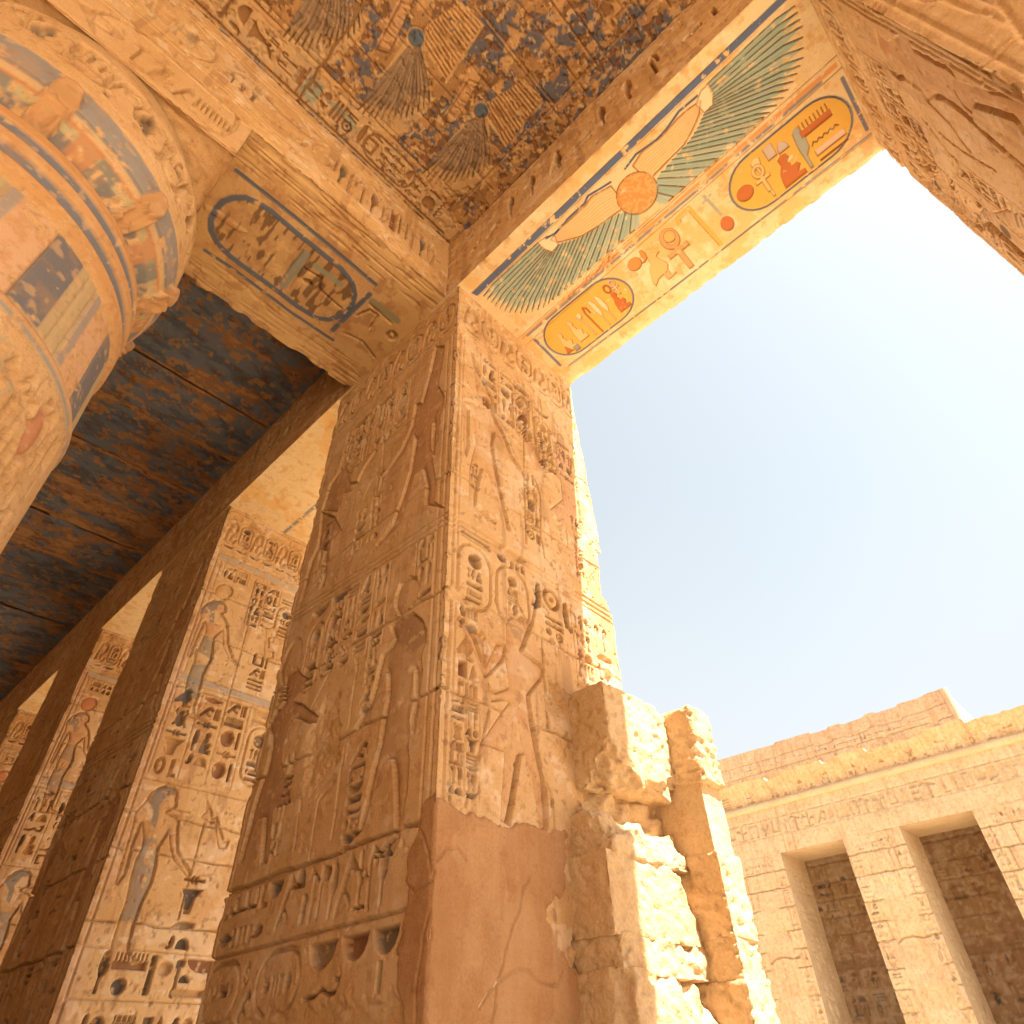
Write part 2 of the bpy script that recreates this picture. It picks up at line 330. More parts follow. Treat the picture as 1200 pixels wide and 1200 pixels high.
# ------------------------------------------------------------------ materials
def stone(name, c1, c2, c3=None, bump=.35, scale=1., grain=90, streak=None, rough=.92):
    m = bpy.data.materials.new(name); m.use_nodes = True; nt = m.node_tree; N = nt.nodes; L = nt.links
    b = N['Principled BSDF']; b.inputs['Roughness'].default_value = rough; b.inputs['Specular IOR Level'].default_value = .15
    tc = N.new('ShaderNodeTexCoord'); mp = N.new('ShaderNodeMapping'); L.new(tc.outputs['Object'], mp.inputs[0])
    if streak: mp.inputs['Scale'].default_value = streak
    def noise(sc_, det, rgh, src):
        n = N.new('ShaderNodeTexNoise'); n.inputs['Scale'].default_value = sc_; n.inputs['Detail'].default_value = det; n.inputs['Roughness'].default_value = rgh
        L.new(src, n.inputs['Vector']); return n.outputs['Fac']
    def ramp(f, a, bb):
        r = N.new('ShaderNodeMapRange'); r.inputs[1].default_value = a; r.inputs[2].default_value = bb; r.interpolation_type = 'SMOOTHSTEP'; L.new(f, r.inputs[0]); return r.outputs[0]
    def mix(f, A, B):
        x = N.new('ShaderNodeMix'); x.data_type = 'RGBA'
        if isinstance(f, float): x.inputs[0].default_value = f
        else: L.new(f, x.inputs[0])
        for k, q in ((6, A), (7, B)):
            if isinstance(q, tuple): x.inputs[k].default_value = (*q, 1)
            else: L.new(q, x.inputs[k])
        return x.outputs[2]
    n1 = noise(1.7 * scale, 6, .62, mp.outputs[0]); n2 = noise(9 * scale, 5, .65, mp.outputs[0]); n3 = noise(grain, 3, .6, tc.outputs['Object'])
    colr = mix(ramp(n1, .34, .66), c1, c2)
    if c3: colr = mix(ramp(n2, .52, .74), colr, c3)
    sp = N.new('ShaderNodeMix'); sp.data_type = 'RGBA'; sp.blend_type = 'MULTIPLY'; sp.inputs[0].default_value = .35
    L.new(colr, sp.inputs[6]); rr = N.new('ShaderNodeValToRGB'); rr.color_ramp.elements[0].position = .3; rr.color_ramp.elements[0].color = (.55, .5, .45, 1); rr.color_ramp.elements[1].position = .6
    L.new(n3, rr.inputs[0]); L.new(rr.outputs[0], sp.inputs[7]); colr = sp.outputs[2]
    at = N.new('ShaderNodeAttribute'); at.attribute_name = 'paint'
    colr = mix(at.outputs['Alpha'], colr, at.outputs['Color']); L.new(colr, b.inputs['Base Color'])
    ad = N.new('ShaderNodeMath'); ad.operation = 'MULTIPLY_ADD'; L.new(n2, ad.inputs[0]); ad.inputs[1].default_value = 1.6; L.new(n3, ad.inputs[2])
    bp = N.new('ShaderNodeBump'); bp.inputs['Strength'].default_value = bump; bp.inputs['Distance'].default_value = .012
    L.new(ad.outputs[0], bp.inputs['Height']); L.new(bp.outputs[0], b.inputs['Normal'])
    return m
M_SAND = stone('sandstone', (.64, .395, .185), (.72, .48, .26), (.51, .285, .125))
M_WARM = stone('warm_sandstone', (.61, .365, .16), (.69, .445, .22), (.47, .26, .105))
M_CREAM = stone('cream_ground', (.74, .54, .29), (.78, .60, .36), (.66, .42, .20), bump=.2)
M_PLAST = stone('mud_plaster', (.47, .25, .115), (.53, .30, .15), (.42, .21, .095), bump=.45, grain=70)
M_ROUGH = stone('broken_stone', (.66, .45, .245), (.72, .53, .32), (.56, .35, .17), bump=.8, grain=50)
M_CEIL = stone('ceiling_stone', (.36, .20, .088), (.43, .245, .11), (.25, .13, .06), bump=.5)
M_FAR = stone('pale_sandstone', (.68, .50, .31), (.74, .57, .37), (.60, .41, .23), bump=.7, grain=30)
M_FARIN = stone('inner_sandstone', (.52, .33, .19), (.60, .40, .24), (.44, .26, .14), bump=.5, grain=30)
M_PYL = stone('pink_sandstone', (.62, .43, .28), (.68, .50, .34), (.56, .36, .22), bump=.5, grain=30)
M_GROUND = stone('sand_ground', (.54, .42, .29), (.60, .48, .33), (.50, .38, .25), scale=.3, grain=30)
# pigments
BLUE = (.065, .115, .24); GREY = (.20, .20, .20); GREEN = (.30, .37, .25); RED = (.50, .15, .05); ORANGE = (.62, .27, .07); YEL = (.70, .40, .07); CREAM = (.80, .62, .38); TEAL = (.16, .24, .26); BROWN = (.28, .13, .06)
# ================================================================== setting: ground and floor
def sheet(name, x0, y0, x1, y1, z, mat):
    b = MB(); b.grid(np.array([[[x0, y0, z], [x1, y0, z]], [[x0, y1, z], [x1, y1, z]]], float)); o = b.build(name, mat); o['kind'] = 'structure'; return o
sheet('ground', -400, -400, 400, 400, -.25, M_GROUND)
b = MB(); b.box(-26, -6, -.24, 14, 4.7, 0); o = b.build('portico_floor', M_GROUND, None, False); o['kind'] = 'structure'
YA, YF = 2.155, 3.93          # inner and court side of the pillar row
ZS, ZC = 7.55, 8.67           # soffit, ceiling
GP = 'carved square pillars along the court'
# ================================================================== the near square pillar
def build_pillar(name, faces, stitch, core, label, mat, zf, loc):
    """faces: Face list; core: (x0,x1); rows above zf become the frieze part."""
    root = thing(name, label, 'pillar', loc, GP)
    for part, lo, hi in (('shaft', 0, zf), ('cobra_frieze', zf, 99)):
        mb = MB(); idx = []
        for f in faces:
            j0 = int(np.searchsorted(f.v, lo - 1e-4)) - (1 if lo > 0 else 0); j1 = min(int(np.searchsorted(f.v, hi - 1e-4)) + (1 if hi > 90 else 0), f.nv)
            P = f.pts()[j0:j1]; idx.append(mb.grid(P, f.c[j0:j1]))
        for a, sa, b_, sb in stitch: mb.strip(idx[a][:, -1 if sa == 'R' else 0], idx[b_][:, 0 if sb == 'L' else -1])
        z0, z1 = (0, zf) if lo == 0 else (zf, ZS)
        mb.box(core[0] + .07, core[2] + .07, z0, core[1] - .07, core[3] - .004, z1)
        mb.build(part, mat, root)
    return root
X1L, X1R = -4.585, -2.54
A = Face((X1L, YA, 0), (1, 0, 0), (0, 0, 1), X1R - X1L, ZS, .0065, 11, .006)
B = Face((X1R, YA, 0), (0, 1, 0), (0, 0, 1), 1.845, ZS, .0065, 12, .006)
# ---- court-lit face (B)
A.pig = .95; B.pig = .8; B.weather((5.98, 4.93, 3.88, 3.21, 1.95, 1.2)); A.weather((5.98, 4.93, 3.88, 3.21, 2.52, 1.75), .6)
B.frieze(.06, 1.8, 6.86, 7.52, 7)
for v in (5.98, 4.93, 3.88, 3.21, 1.95, 1.2): B.joint(v)
for u, a, b_ in ((1.15, 5.98, 6.8), (.9, 3.21, 3.88), (1.35, 4.93, 5.98), (.7, 1.2, 1.95)): B.vjoint(u, a, b_)
B.line([(.05, .3), (.05, 6.75)], .006, .014); B.line([(.09, 2.6), (.09, 6.75)], .003, .008); B.line([(1.80, .3), (1.80, 6.7)], .005, .012)
for t in (0, .05, .1): B.line([(0, 4.50 - t), (.6, 4.50 - t + .01), (1.84, 4.50 - t)], .006, .014)
P6 = lambda f, o, pts, k=6: f.px(o[0], o[1], k, pts)
z = (500, 420)
king_up = P6(B, z, [(312, -40), (335, 60), (350, 200), (378, 330), (330, 300), (265, 285), (263, 400), (262, 640), (278, 690), (300, 620), (303, 350), (320, 380), (345, 500), (350, 600), (325, 680), (300, 800), (300, 1045), (480, 1165), (490, 1150), (350, 1035), (352, 950), (395, 775), (430, 790), (480, 960), (545, 1195), (590, 1215), (520, 900), (490, 760), (465, 600), (485, 510), (520, 580), (570, 680), (660, 800), (705, 860), (690, 800), (600, 680), (550, 540), (500, 450), (470, 380), (470, 290), (400, 150), (345, 50), (330, -40)])
B.fig([('p', king_up)], .05, .012)
B.line(P6(B, z, [(380, 330), (430, 350), (470, 380)]), .005, .012); B.line(P6(B, z, [(345, 600), (470, 620)]), .005, .012); B.line(P6(B, z, [(350, 640), (465, 650)]), .004, .01)
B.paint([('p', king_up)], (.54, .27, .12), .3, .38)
second = P6(B, z, [(690, 500), (720, 540), (790, 690), (820, 760), (930, 780), (900, 700), (835, 610), (850, 620), (920, 690), (940, 650), (1010, 680), (1030, 730), (1020, 810), (1060, 840), (1070, 1000), (1080, 1100), (1100, 1500), (1060, 1540), (1050, 1300), (980, 1180), (870, 1060), (960, 990), (960, 880), (930, 800), (830, 800), (780, 760), (740, 640), (690, 580)])
B.fig([('p', second)], .04, .012); B.paint([('p', second)], (.50, .25, .14), .4, .38)
for L_ in ([(680, 500), (690, 1000), (700, 1300)], [(710, 800), (720, 1150)], [(770, 960), (770, 1180)], [(800, 960), (800, 1230), (830, 1400), (900, 1480)], [(700, 790), (760, 840), (800, 960), (700, 900), (710, 980)]):
    B.line(P6(B, z, L_), .006, .016)
B.text(.30, 1.0, 6.72, 5.98, 3, .03, True); B.text(1.05, 1.6, 6.4, 5.75, 2, .024)
B.cart(.72, 5.92, .94, 6.55, KN1, .034); B.cart(1.02, 5.75, 1.24, 6.45, KN2, .034)
B.gly('bask', .70, 6.6, .26, .09, .03); B.gly('bask', 1.0, 6.5, .26, .09, .03)
B.fig([('e', 1.52, 6.35, .15, .16)], .03, .006, .03)
B.text(.79, 1.0, 5.55, 4.75, 1, .03, False); B.text(1.42, 1.58, 5.4, 4.7, 1, .028, False); B.text(.2, .3, 5.2, 4.9, 1, .02, False)
# royal rings and columns of the lower register
B.cart(.10, 3.83, .40, 4.34, KN1, .04, .009); B.cart(.46, 3.83, .78, 4.34, KN2, .04, .009)
for q in ('h3',): B.gly(q, .12, 4.37, .28, .09, .022)
B.gly('bask', .47, 4.42, .32, .1, .035); B.gly('sun', .47, 4.345, .09, .08, .035); B.gly('s3', .6, 4.35, .16, .07, .026)
B.gly('ring', .95, 4.17, .2, .2, .03); B.gly('cobra', .83, 4.1, .12, .26, .022); B.gly('cobra', 1.16, 4.06, .12, .26, .022, True); B.gly('h2', .96, 4.02, .2, .09, .022); B.gly('sun', .96, 3.94, .06, .06, .03); B.gly('ring', 1.07, 3.92, .07, .08, .02)
B.text(1.28, 1.74, 4.3, 3.1, 2, .028)
B.text(.10, .30, 3.85, 3.2, 1, .03, False); B.text(.08, .30, 3.20, 2.66, 2, .03, True)
z5, z6 = (500, 600), (500, 790)
arm = P6(B, z5, [(228, 728), (215, 765), (310, 905), (360, 1050), (405, 1165), (440, 1150), (535, 1050), (552, 1000), (555, 940), (540, 925), (500, 922), (480, 960), (420, 1080), (400, 1060), (345, 900), (290, 790), (262, 785)])
B.fig([('p', arm)], .04, .012); B.paint([('p', arm)], (.54, .26, .12), .32, .38)
B.cut([('l', P6(B, z5, [(408, 1060), (392, 920), (365, 880), (385, 838), (410, 880), (392, 920)]), .006)], .014)
head = P6(B, z5, [(575, 705), (700, 765), (735, 790), (705, 880), (672, 970), (720, 1005), (800, 1065), (830, 1110), (820, 1170)])
low = P6(B, z6, [(800, 50), (720, 150), (740, 300), (775, 500), (825, 720), (850, 1085), (805, 1100), (780, 950), (740, 720), (690, 560), (655, 575), (635, 700), (610, 880), (572, 1050), (525, 1030), (528, 900), (545, 700), (550, 545), (385, 490), (530, 270), (590, 195), (540, 182), (455, 192), (437, 130), (430, 60), (450, 100), (500, 122), (582, 95), (572, 20), (555, -90), (560, -200), (565, -330), (580, -400)])
B.fig([('p', head + low)], .05, .012)
B.paint([('p', head + low)], (.54, .26, .12), .32, .38)
B.paint([('p', P6(B, z5, [(580, 760), (690, 830), (670, 900), (620, 880)]))], (.36, .22, .12), .6, .3)
B.line(P6(B, z5, [(575, 475), (600, 560), (690, 745)]), .005, .012); B.cut([('l', P6(B, z5, [(782, 578), (740, 790), (675, 965)]), .009)], .03)
B.line(P6(B, z5, [(575, 705), (715, 765)]), .008, .02)
B.line(P6(B, z6, [(820, 0), (860, 210)]), .006, .016); B.line(P6(B, z6, [(440, 250), (390, 480), (275, 930)]), .006, .014)
B.line(P6(B, z6, [(580, 200), (560, 400), (570, 540)]), .004, .01); B.line(P6(B, z6, [(610, 280), (600, 530)]), .004, .01); B.line(P6(B, z6, [(650, 320), (680, 540)]), .004, .01)
B.cut([('l', P6(B, z6, [(740, 330), (790, 590), (835, 800), (848, 1080)]), .011)], .045)
B.cut([('l', P6(B, z6, [(840, 760), (880, 850), (905, 1110)]), .005)], .014)
B.cut([('l', P6(B, z6, [(652, 580), (632, 720), (605, 900), (580, 1050)]), .010)], .045)
B.scar([('p', P6(B, z6, [(880, 60), (1000, 180), (960, 300), (900, 330), (850, 250)]))], .05, .06)
B.scar([('p', P6(B, z5, [(125, 500), (300, 580), (280, 650), (125, 590)]))], .02, .09, .02)
B.text(.95, 1.15, 2.15, 1.35, 1, .03, False); B.text(1.0, 1.2, 1.3, .5, 1, .03, False)
B.scar([('p', [(.0, .0), (1.84, 0), (1.84, .9), (.9, .85), (.4, .75), (.0, .9)])], .03, .12)
B.scar([('p', [(1.35, 2.0), (1.9, 1.7), (1.9, 3.7), (1.5, 3.7)])], .05, .1)
# ---- face towards the hall (A)
A.deep = 1.8
A.frieze(.05, 2.0, 6.86, 7.52, 8)
for v in (5.98, 4.93, 3.88, 3.21, 2.52, 1.75, 1.1): A.joint(v, d=.026, w=.008)
for u, a, b_ in ((.75, 5.98, 6.8), (1.3, 3.21, 3.88), (.5, 4.93, 5.98), (.95, 2.52, 3.21), (1.2, 1.1, 1.75)): A.vjoint(u, a, b_)
A.line([(1.99, .3), (1.99, 6.75)], .006, .014); A.line([(1.93, 2.55), (1.93, 6.75)], .005, .012); A.line([(.05, .3), (.05, 6.7)], .006, .014)
for t in (0, .05, .1): A.line([(0, 4.62 - t), (2.04, 4.52 - t)], .006, .014)
z = (360, 400)
god_up = P6(A, z, [(900, 30), (965, 30), (945, 180), (918, 310), (962, 385), (955, 450), (930, 520), (915, 700), (893, 795), (868, 800), (884, 620), (882, 540), (866, 600), (866, 760), (885, 880), (905, 1000), (890, 1130), (960, 1170), (830, 1145), (836, 1000), (808, 890), (750, 940), (700, 1120), (650, 1290), (500, 1440), (480, 1430), (590, 1290), (660, 1100), (720, 900), (745, 760), (755, 680), (740, 650), (680, 780), (540, 965), (518, 972), (660, 750), (735, 580), (760, 440), (800, 430), (850, 250)])
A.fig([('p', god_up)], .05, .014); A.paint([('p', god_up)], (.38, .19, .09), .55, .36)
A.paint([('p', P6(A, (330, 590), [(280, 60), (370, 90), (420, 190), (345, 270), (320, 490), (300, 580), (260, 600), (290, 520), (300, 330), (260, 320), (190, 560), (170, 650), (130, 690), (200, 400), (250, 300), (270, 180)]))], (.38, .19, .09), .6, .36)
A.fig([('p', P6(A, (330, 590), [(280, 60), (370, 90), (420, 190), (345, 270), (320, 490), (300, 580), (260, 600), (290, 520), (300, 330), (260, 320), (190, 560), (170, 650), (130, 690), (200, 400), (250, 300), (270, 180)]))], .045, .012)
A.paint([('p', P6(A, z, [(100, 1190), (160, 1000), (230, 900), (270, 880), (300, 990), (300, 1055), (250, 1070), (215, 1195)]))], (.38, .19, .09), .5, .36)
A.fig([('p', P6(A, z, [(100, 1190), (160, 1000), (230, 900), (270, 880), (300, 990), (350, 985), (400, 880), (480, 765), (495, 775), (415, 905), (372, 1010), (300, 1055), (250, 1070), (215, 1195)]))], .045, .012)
for L_ in ([(600, 440), (540, 700), (520, 960), (480, 1200)], [(400, 1100), (440, 1000), (500, 960)], [(590, 330), (585, 560)]): A.line(P6(A, z, L_), .006, .016)
A.text(.35, 1.05, 6.7, 6.0, 4, .034); A.text(1.0, 1.4, 6.7, 6.0, 2, .022); A.cart(.5, 5.95, .7, 6.5, KN1, .04)
A.gly('bask', .45, 6.62, .3, .1, .04); A.gly('bask', .85, 6.62, .3, .1, .04)
A.text(.82, 1.0, 5.3, 4.75, 1, .03, False); A.text(.25, .45, 5.5, 4.7, 1, .025, False); A.text(1.02, 1.2, 5.6, 4.8, 1, .022, False)
A.text(.7, 1.42, 4.45, 3.75, 4, .028); A.text(1.72, 1.92, 4.45, 3.9, 1, .03)
A.cart(.42, 3.72, .62, 4.3, KN1, .036); A.cart(.65, 3.76, .85, 4.32, KN2, .036)
A.gly('bask', .40, 4.36, .24, .1, .04); A.gly('bask', .66, 4.38, .26, .1, .04)
A.fig([('e', .2, 4.1, .14, .2)], .035, .01); A.gly('h3', .12, 3.76, .2, .1, .022); A.gly('oval', .1, 3.62, .08, .1, .025)
z8, z9 = (330, 590), (280, 780)
A.fig([('p', P6(A, z8, [(790, 720), (800, 640), (830, 560), (900, 510), (950, 520), (968, 590), (940, 680), (880, 745), (820, 785)]))], .05, .018, .05)
god = P6(A, z8, [(670, 1190), (700, 1060), (760, 1000), (792, 950), (770, 900), (760, 860), (800, 825), (920, 765), (990, 820), (1018, 900), (1012, 980), (975, 1080), (985, 1190)])
god += P6(A, z9, [(1060, 100), (1050, 260), (1022, 400), (1003, 330), (1028, 190), (1028, 20), (1018, 10), (1003, 150), (990, 250), (992, 400), (987, 480), (992, 560), (985, 700), (942, 1000), (900, 1110), (780, 1130), (910, 1000), (915, 900), (905, 600), (890, 540), (850, 560), (800, 700), (722, 960), (600, 1090), (580, 1085), (705, 960), (738, 800), (778, 600), (820, 450), (845, 300), (870, 180), (868, 60), (857, 20), (832, 150), (792, 240), (702, 372), (678, 366), (770, 200)], 5)
A.fig([('p', god)], .05, .014)
A.paint([('p', P6(A, z8, [(780, 870), (920, 775), (1000, 840), (1010, 960), (900, 1060), (800, 960)]))], (.33, .22, .14), .6, .35)
A.line(P6(A, z9, [(690, 0), (640, 370)], 5), .006, .014); A.line(P6(A, z9, [(620, 480), (540, 1010)], 5), .006, .014)
kl = P6(A, z9, [(270, 60), (340, 20), (372, 60), (402, 72), (312, 214), (355, 218), (415, 265), (455, 292), (440, 330), (400, 340), (330, 305), (300, 325), (252, 470), (242, 560), (262, 640), (302, 800), (205, 835), (192, 870), (165, 1155), (120, 1160), (145, 885), (105, 900), (20, 1150), (-10, 1160), (100, 770), (158, 600), (182, 480), (180, 400), (165, 352), (200, 290), (262, 215), (262, 130)], 5)
A.fig([('p', kl)], .05, .016); A.paint([('p', kl)], (.36, .18, .09), .6, .36); A.paint([('p', god)], (.40, .21, .10), .4, .38)
A.line(P6(A, z9, [(415, 265), (530, 40), (545, 0)], 5), .010, .03); A.line(P6(A, z9, [(360, 790), (320, 1080)], 5), .006, .02)
A.scar([('p', P6(A, z9, [(470, 250), (580, 150), (590, 420), (550, 700), (470, 780), (380, 700), (390, 480)], 5))], .03, .07)
A.col(1.22, 1.42, 3.12, 2.55, ['mr', 'house', 'bask', 'h1', 'arm', 'sun+house', 'bask'], .034); A.text(.42, .6, 3.3, 2.6, 1, .026, False); A.text(1.25, 1.4, 3.85, 3.3, 1, .024, False)
A.line([(0, 2.50), (2.04, 2.53)], .007, .016); A.line([(0, 2.16), (2.04, 2.16)], .007, .016); A.line([(0, 1.80), (2.04, 1.82)], .007, .014)
x = .04
for g, w, h, dy in (('vip', .17, .14, .14), ('ka', .13, .1, .18), ('ka', .13, .1, .18), ('leg', .12, .12, .17), ('bask', .16, .1, .2), ('mr', .14, .28, .02), ('loaf', .12, .12, .2), ('s1', .06, .14, .03), ('was', .1, .26, .03), ('ntr', .1, .26, .03), ('reed', .1, .27, .02), ('mr', .15, .28, .02), ('plant', .12, .27, .02), ('crook', .1, .27, .02), ('reed', .09, .27, .02)):
    A.gly(g, x, 2.19 + dy, w, h, .034)
    if g in ('vip', 'ka', 'leg'): A.gly({'vip': 'mouth', 'ka': 's2', 'leg': 'hand'}[g], x, 2.2, w, .09, .03)
    x += w * .93
A.cart(.02, 1.84, .42, 2.12, ['reed+ka+reed+men+sun'], .04, .01); A.cart(.62, 1.84, 1.04, 2.12, ['bee+reed+was+s2+sun'], .04, .01)
for g, xx, w, h, y in (('ring', .45, .07, .12, 1.98), ('mr', .46, .12, .14, 1.83), ('bask', 1.1, .24, .13, 1.99), ('bask', 1.38, .22, .12, 2.0), ('vip', 1.1, .3, .1, 1.86), ('bask', 1.63, .2, .12, 2.0), ('s1', 1.68, .05, .12, 1.86)): A.gly(g, xx, y, w, h, .042)
A.scar([('p', [(.9, 1.86), (2.1, 1.84), (2.1, 1.7), (0, 1.6), (0, 1.83)])], .02, .06); A.scar([('p', [(0, 0), (2.05, 0), (2.05, 1.8), (0, 1.8)])], .03, .25)
for i in range(5): A.joint(1.72 - i * .11, sag=.02, d=.012, w=.004)
A.wear('LR', .018, .03); B.wear('L', .035, .04)
ez = np.interp(B.v, [0, 3.6, 3.75, 4.2, 4.5, 4.52, 4.62, 4.64, 5.14, 5.16, 5.5, 5.9, 7.0, 7.55], [1.86, 1.86, 1.86, 1.88, 1.90, 1.86, 1.83, 1.775, 1.80, 1.865, 1.862, 1.83, 1.775, 1.765])
B.edge = (ez - B.W + (vnoise(B.nv, 1, .12 / B.dv, 1, 5)[:, 0] - .5) * .022 + (vnoise(B.nv, 1, .03 / B.dv, 1, 6)[:, 0] - .5) * .014).astype(np.float32)
B.n -= .02 * np.exp(-((B.W - B.u) / .025) ** 1.5)[None]
# stone broken away on the court edge
B.n -= .0
main = build_pillar('square_pillar', [A, B], [(0, 'R', 1, 'L')], (X1L, X1R, YA, 3.88), 'large carved square pillar under the winged sun, lower part repaired with plaster', M_SAND, 6.80, (-3.56, 3.07, 0))
# plaster repair, slightly proud of both faces
def patch(F, pr, name, parent, h=.012, warp=.06):
    n = (fbm(F.nv, F.nu, .12 / F.dv, .12 / F.du, F.seed + 91, 4, .6) - .5) * 2 * warp
    X, Y = np.meshgrid(F.u, F.v); jm = int(3.0 / F.dv); sd = np.full(X.shape, 1., np.float32); sd[:jm] = sdf(pr, X[:jm], Y[:jm]) + n[:jm]
    keep = sd < .012; hh = np.clip(.5 - sd / .02, 0, 1) * h + (fbm(F.nv, F.nu, .03 / F.dv, .10 / F.du, F.seed + 55, 4, .6) - .5) * .008 - .004 * (sd > -.004) + (fbm(F.nv, F.nu, .5 / F.dv, .5 / F.du, F.seed + 3, 3) - .5) * .008
    rc = random.Random(F.seed)
    for _ in range(5):
        q = [(rc.uniform(.1, F.W - .1), rc.uniform(.9, 2.5))]; dr = rc.uniform(0, 6.28)
        for _k in range(9): dr += rc.uniform(-.6, .6); q.append((q[-1][0] + .07 * math.cos(dr), q[-1][1] + .10 * math.sin(dr)))
        hh[:jm] -= .010 * np.clip(1.4 - np.maximum(sd1(('l', q, .0), X[:jm], Y[:jm]), 0) / .006, 0, 1)
    P = F.O + X[..., None] * F.U + Y[..., None] * F.V + hh[..., None] * F.N
    c = np.zeros(X.shape + (4,), np.float32); n1 = fbm(F.nv, F.nu, .4 / F.dv, .25 / F.du, 7, 5, .6); n2 = fbm(F.nv, F.nu, .5 / F.dv, .05 / F.du, 8, 4, .6); n3 = fbm(F.nv, F.nu, .03 / F.dv, .03 / F.du, 9, 3)
    c[..., :3] = np.where((n1 > .5)[..., None], (.55, .33, .165), (.40, .20, .085)); c[..., 3] = np.clip(np.abs(n1 - .5) * 2.2 + .25 * sstep(.55, .7, n2) + .4 * sstep(.68, .8, n3), 0, .6)
    return P[:jm], keep[:jm], c[:jm]
pm = MB()
pb = [(-.02, 2.66)] + [(q[0], q[1]) for q in P6(B, (400, 800), [(330, 375), (370, 420), (480, 470), (555, 495), (640, 500), (700, 520), (785, 540), (792, 740), (720, 800), (712, 830), (770, 960), (820, 1010), (880, 1080), (880, 1170)], 3)] + [(1.0, 1.5), (.85, 1.0), (.4, .9), (-.02, .85)]
P, kp, pc = patch(B, [('p', pb)], 'p', main); ib = pm.grid(P, pc, kp)
pa = [(2.08, 2.66)] + P6(A, (400, 800), [(325, 375), (295, 430), (265, 540), (245, 620), (240, 760), (215, 900), (195, 1000), (195, 1080), (215, 1180)], 3) + [(1.8, 1.3), (1.7, .8), (2.08, .8)]
P, kp, pc = patch(A, [('p', pa)], 'p', main); ia = pm.grid(P, pc, kp)
jj = np.arange(int(.95 / A.dv), int(2.6 / A.dv)); pm.strip(ia[jj, -1], ib[jj, 0])
pm.build('plaster_patch', M_PLAST, main)['label'] = 'smooth brown mud plaster repair on the lower corner'
